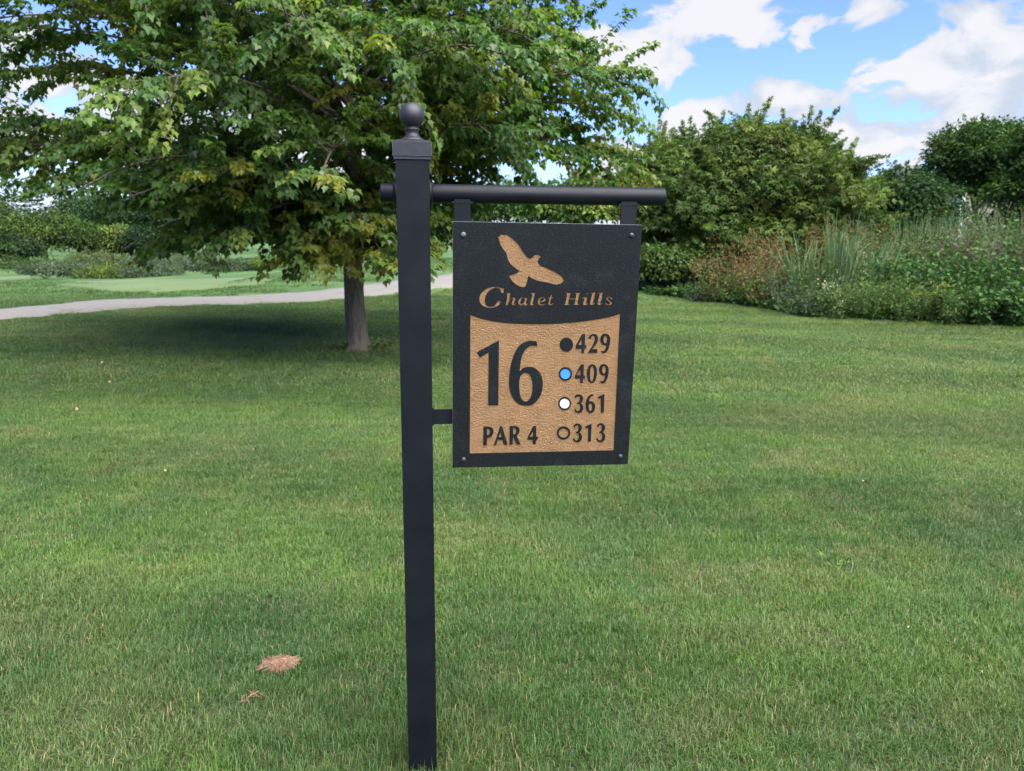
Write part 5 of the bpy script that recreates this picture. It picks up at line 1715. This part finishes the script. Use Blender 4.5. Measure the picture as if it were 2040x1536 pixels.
M_LITTER = plain('dry_leaf', (.27, .20, .13), .8, .3, 60, .3)
lit = [(-3.37, 5.54, 'dry leaf far out on the left lawn'), (-1.66, 4.58, 'pale dry leaf in the middle of the left lawn'),
       (-3.65, 6.54, 'dry leaf left of the maple shadow'), (-2.03, 4.14, 'small dry leaf below the pale one on the left lawn'),
       (-2.17, 3.48, 'dry curled leaf near the left edge of the lawn'), (-4.26, 7.53, 'dry leaf beyond the maple shadow on the left'),
       (-4.05, 7.40, 'second dry leaf beyond the maple shadow on the left'),
       (2.07, 4.10, 'pale scrap in the middle of the right lawn'), (1.58, 2.21, 'dry leaf scrap near the lower right corner'),
       (1.48, 2.49, 'dry leaf scrap right of the broad-leaved weed'), (-.14, 2.86, 'dry leaf bit right of the post')]
for i, (x, y, lab) in enumerate(lit):
    r = np.random.default_rng(950 + i)
    v = MAPLE_V * np.array([1, 1, 2.2]) + np.array([0, -.4, 0])
    me = raw_mesh('fallen_leaf', v, MAPLE_F, M_LITTER)
    o = mesh_obj('fallen_leaf', me, None, (x, y, gz(x, y) + .045))
    o.rotation_euler = (r.normal(0, .3), r.normal(0, .3), r.random() * 6)
    sc_ = .028 + .014 * r.random() if y > 3 else .014
    o.scale = (sc_, sc_ * (.7 if 'pale scrap' not in lab else 1.6), sc_)
    tag(o, lab, 'litter', 'scraps lying on the lawn')

# ------------------------------------------------------------------ the house behind the trees
def house():
    c = survey(1911, 440, 46.0)
    x0, y0 = c.x, c.y
    z0 = gz(x0, y0) - .1
    root = empty('house', (x0, y0, z0), rad(-24))
    tag(root, 'beige two-storey house half hidden behind the dark trees', 'house')
    taupe = siding('taupe_siding', (.30, .265, .225))
    sunlit = siding('sunlit_siding', (.62, .58, .52))  # paler than the front wall: sunlight put into the siding colour
    white = plain('white_trim', (.70, .69, .66), .5, .05, 20, .02)
    roof_m = plain('roof_shingle', (.13, .12, .115), .9, .35, 9, .4)
    glass, n, l, p = new_mat('window_glass')
    p.inputs['Base Color'].default_value = (.02, .028, .035, 1)
    p.inputs['Roughness'].default_value = .08
    W_, D_, E_, RZ = 11.0, 6.4, 5.2, 7.7
    bm_obj('wall', box_bm(.0, W_, 0, .2, 0, E_), taupe, root)['label'] = 'taupe front wall'
    bm = bmesh.new()
    prof = [(0, 0), (D_, 0), (D_, E_), (D_ / 2, RZ), (0, E_)]
    a = [bm.verts.new((-.02, y + .003, z)) for y, z in prof]
    b = [bm.verts.new((.18, y + .003, z)) for y, z in prof]
    bm.faces.new(a)
    bm.faces.new(b[::-1])
    for i in range(5):
        bm.faces.new((a[i], b[i], b[(i + 1) % 5], a[(i + 1) % 5]))
    bm_obj('gable_wall', bm, sunlit, root)['label'] = 'gable wall coloured pale as if sunlit'
    bm_obj('wall', box_bm(.2, W_, D_ - .2, D_, 0, E_), taupe, root)
    bm_obj('wall', box_bm(W_ - .2, W_ + .02, .21, D_ - .21, 0, E_), taupe, root)
    # roof slabs
    for y0_, y1_ in ((-.45, D_ / 2), (D_ + .45, D_ / 2)):
        bm = bmesh.new()
        ze = E_ - .22
        pts = [(-.4, y0_, ze), (W_ + .4, y0_, ze), (W_ + .4, y1_, RZ + .06), (-.4, y1_, RZ + .06)]
        lo = [bm.verts.new(q) for q in pts]
        hi = [bm.verts.new((q[0], q[1], q[2] + .16)) for q in pts]
        bm.faces.new(lo)
        bm.faces.new(hi[::-1])
        for i in range(4):
            bm.faces.new((lo[i], hi[i], hi[(i + 1) % 4], lo[(i + 1) % 4]))
        bm_obj('roof', bm, roof_m, root)
        # rake board along the gable
        bm = bmesh.new()
        pts = [(-.46, y0_, ze - .22), (-.41, y0_, ze - .22), (-.41, y1_, RZ - .14), (-.46, y1_, RZ - .14)]
        lo = [bm.verts.new(q) for q in pts]
        hi = [bm.verts.new((q[0], q[1], q[2] + .32)) for q in pts]
        bm.faces.new(lo)
        bm.faces.new(hi[::-1])
        for i in range(4):
            bm.faces.new((lo[i], hi[i], hi[(i + 1) % 4], lo[(i + 1) % 4]))
        bm_obj('rake_board', bm, white, root)
    bm_obj('corner_trim', box_bm(-.06, .16, -.04, -.004, 0, E_ - .1), white, root)
    # windows
    for (wx, wz, ww, wh) in ((.45, .55, .85, 1.45), (2.3, .8, 1.5, 1.5), (5.6, .8, 1.8, 1.5), (8.6, .8, 1.4, 1.5), (1.0, 3.3, 1.2, 1.4), (5.4, 3.3, 1.8, 1.4)):
        f = bmesh.new()
        t = .10
        for (u0, u1, v0, v1) in ((wx - t, wx + ww + t, wz - t, wz), (wx - t, wx + ww + t, wz + wh, wz + wh + t), (wx - t, wx, wz, wz + wh),
                                 (wx + ww, wx + ww + t, wz, wz + wh), (wx, wx + ww, wz + wh * .48, wz + wh * .53)):
            box_bm(u0, u1, -.07, .0, v0, v1, f)
        w = bm_obj('window', f, plain('window_frame', (.22, .19, .165), .6, .1, 20, 0), root)
        bm_obj('pane', box_bm(wx + .002, wx + ww - .002, -.03, -.006, wz + .002, wz + wh - .002), glass, w)
    return root


def siding(name, col):
    m, n, l, p = new_mat(name)
    v = obj_coord(n, l=l)
    s = n.new('ShaderNodeSeparateXYZ')
    l.new(v, s.inputs[0])
    mm = n.new('ShaderNodeMath')
    mm.operation = 'FRACT'
    ml = n.new('ShaderNodeMath')
    ml.operation = 'MULTIPLY'
    ml.inputs[1].default_value = 6.2
    l.new(s.outputs[2], ml.inputs[0])
    l.new(ml.outputs[0], mm.inputs[0])
    nz = noise_node(n, l, 3, 4, .6, v)
    c = ramp(n, l, nz.outputs[0], [(.3, tuple(x * .9 for x in col)), (.7, tuple(x * 1.08 for x in col))])
    l.new(c, p.inputs['Base Color'])
    p.inputs['Roughness'].default_value = .7
    l.new(bump(n, l, mm.outputs[0], .5, .02), p.inputs['Normal'])
    return m


house()
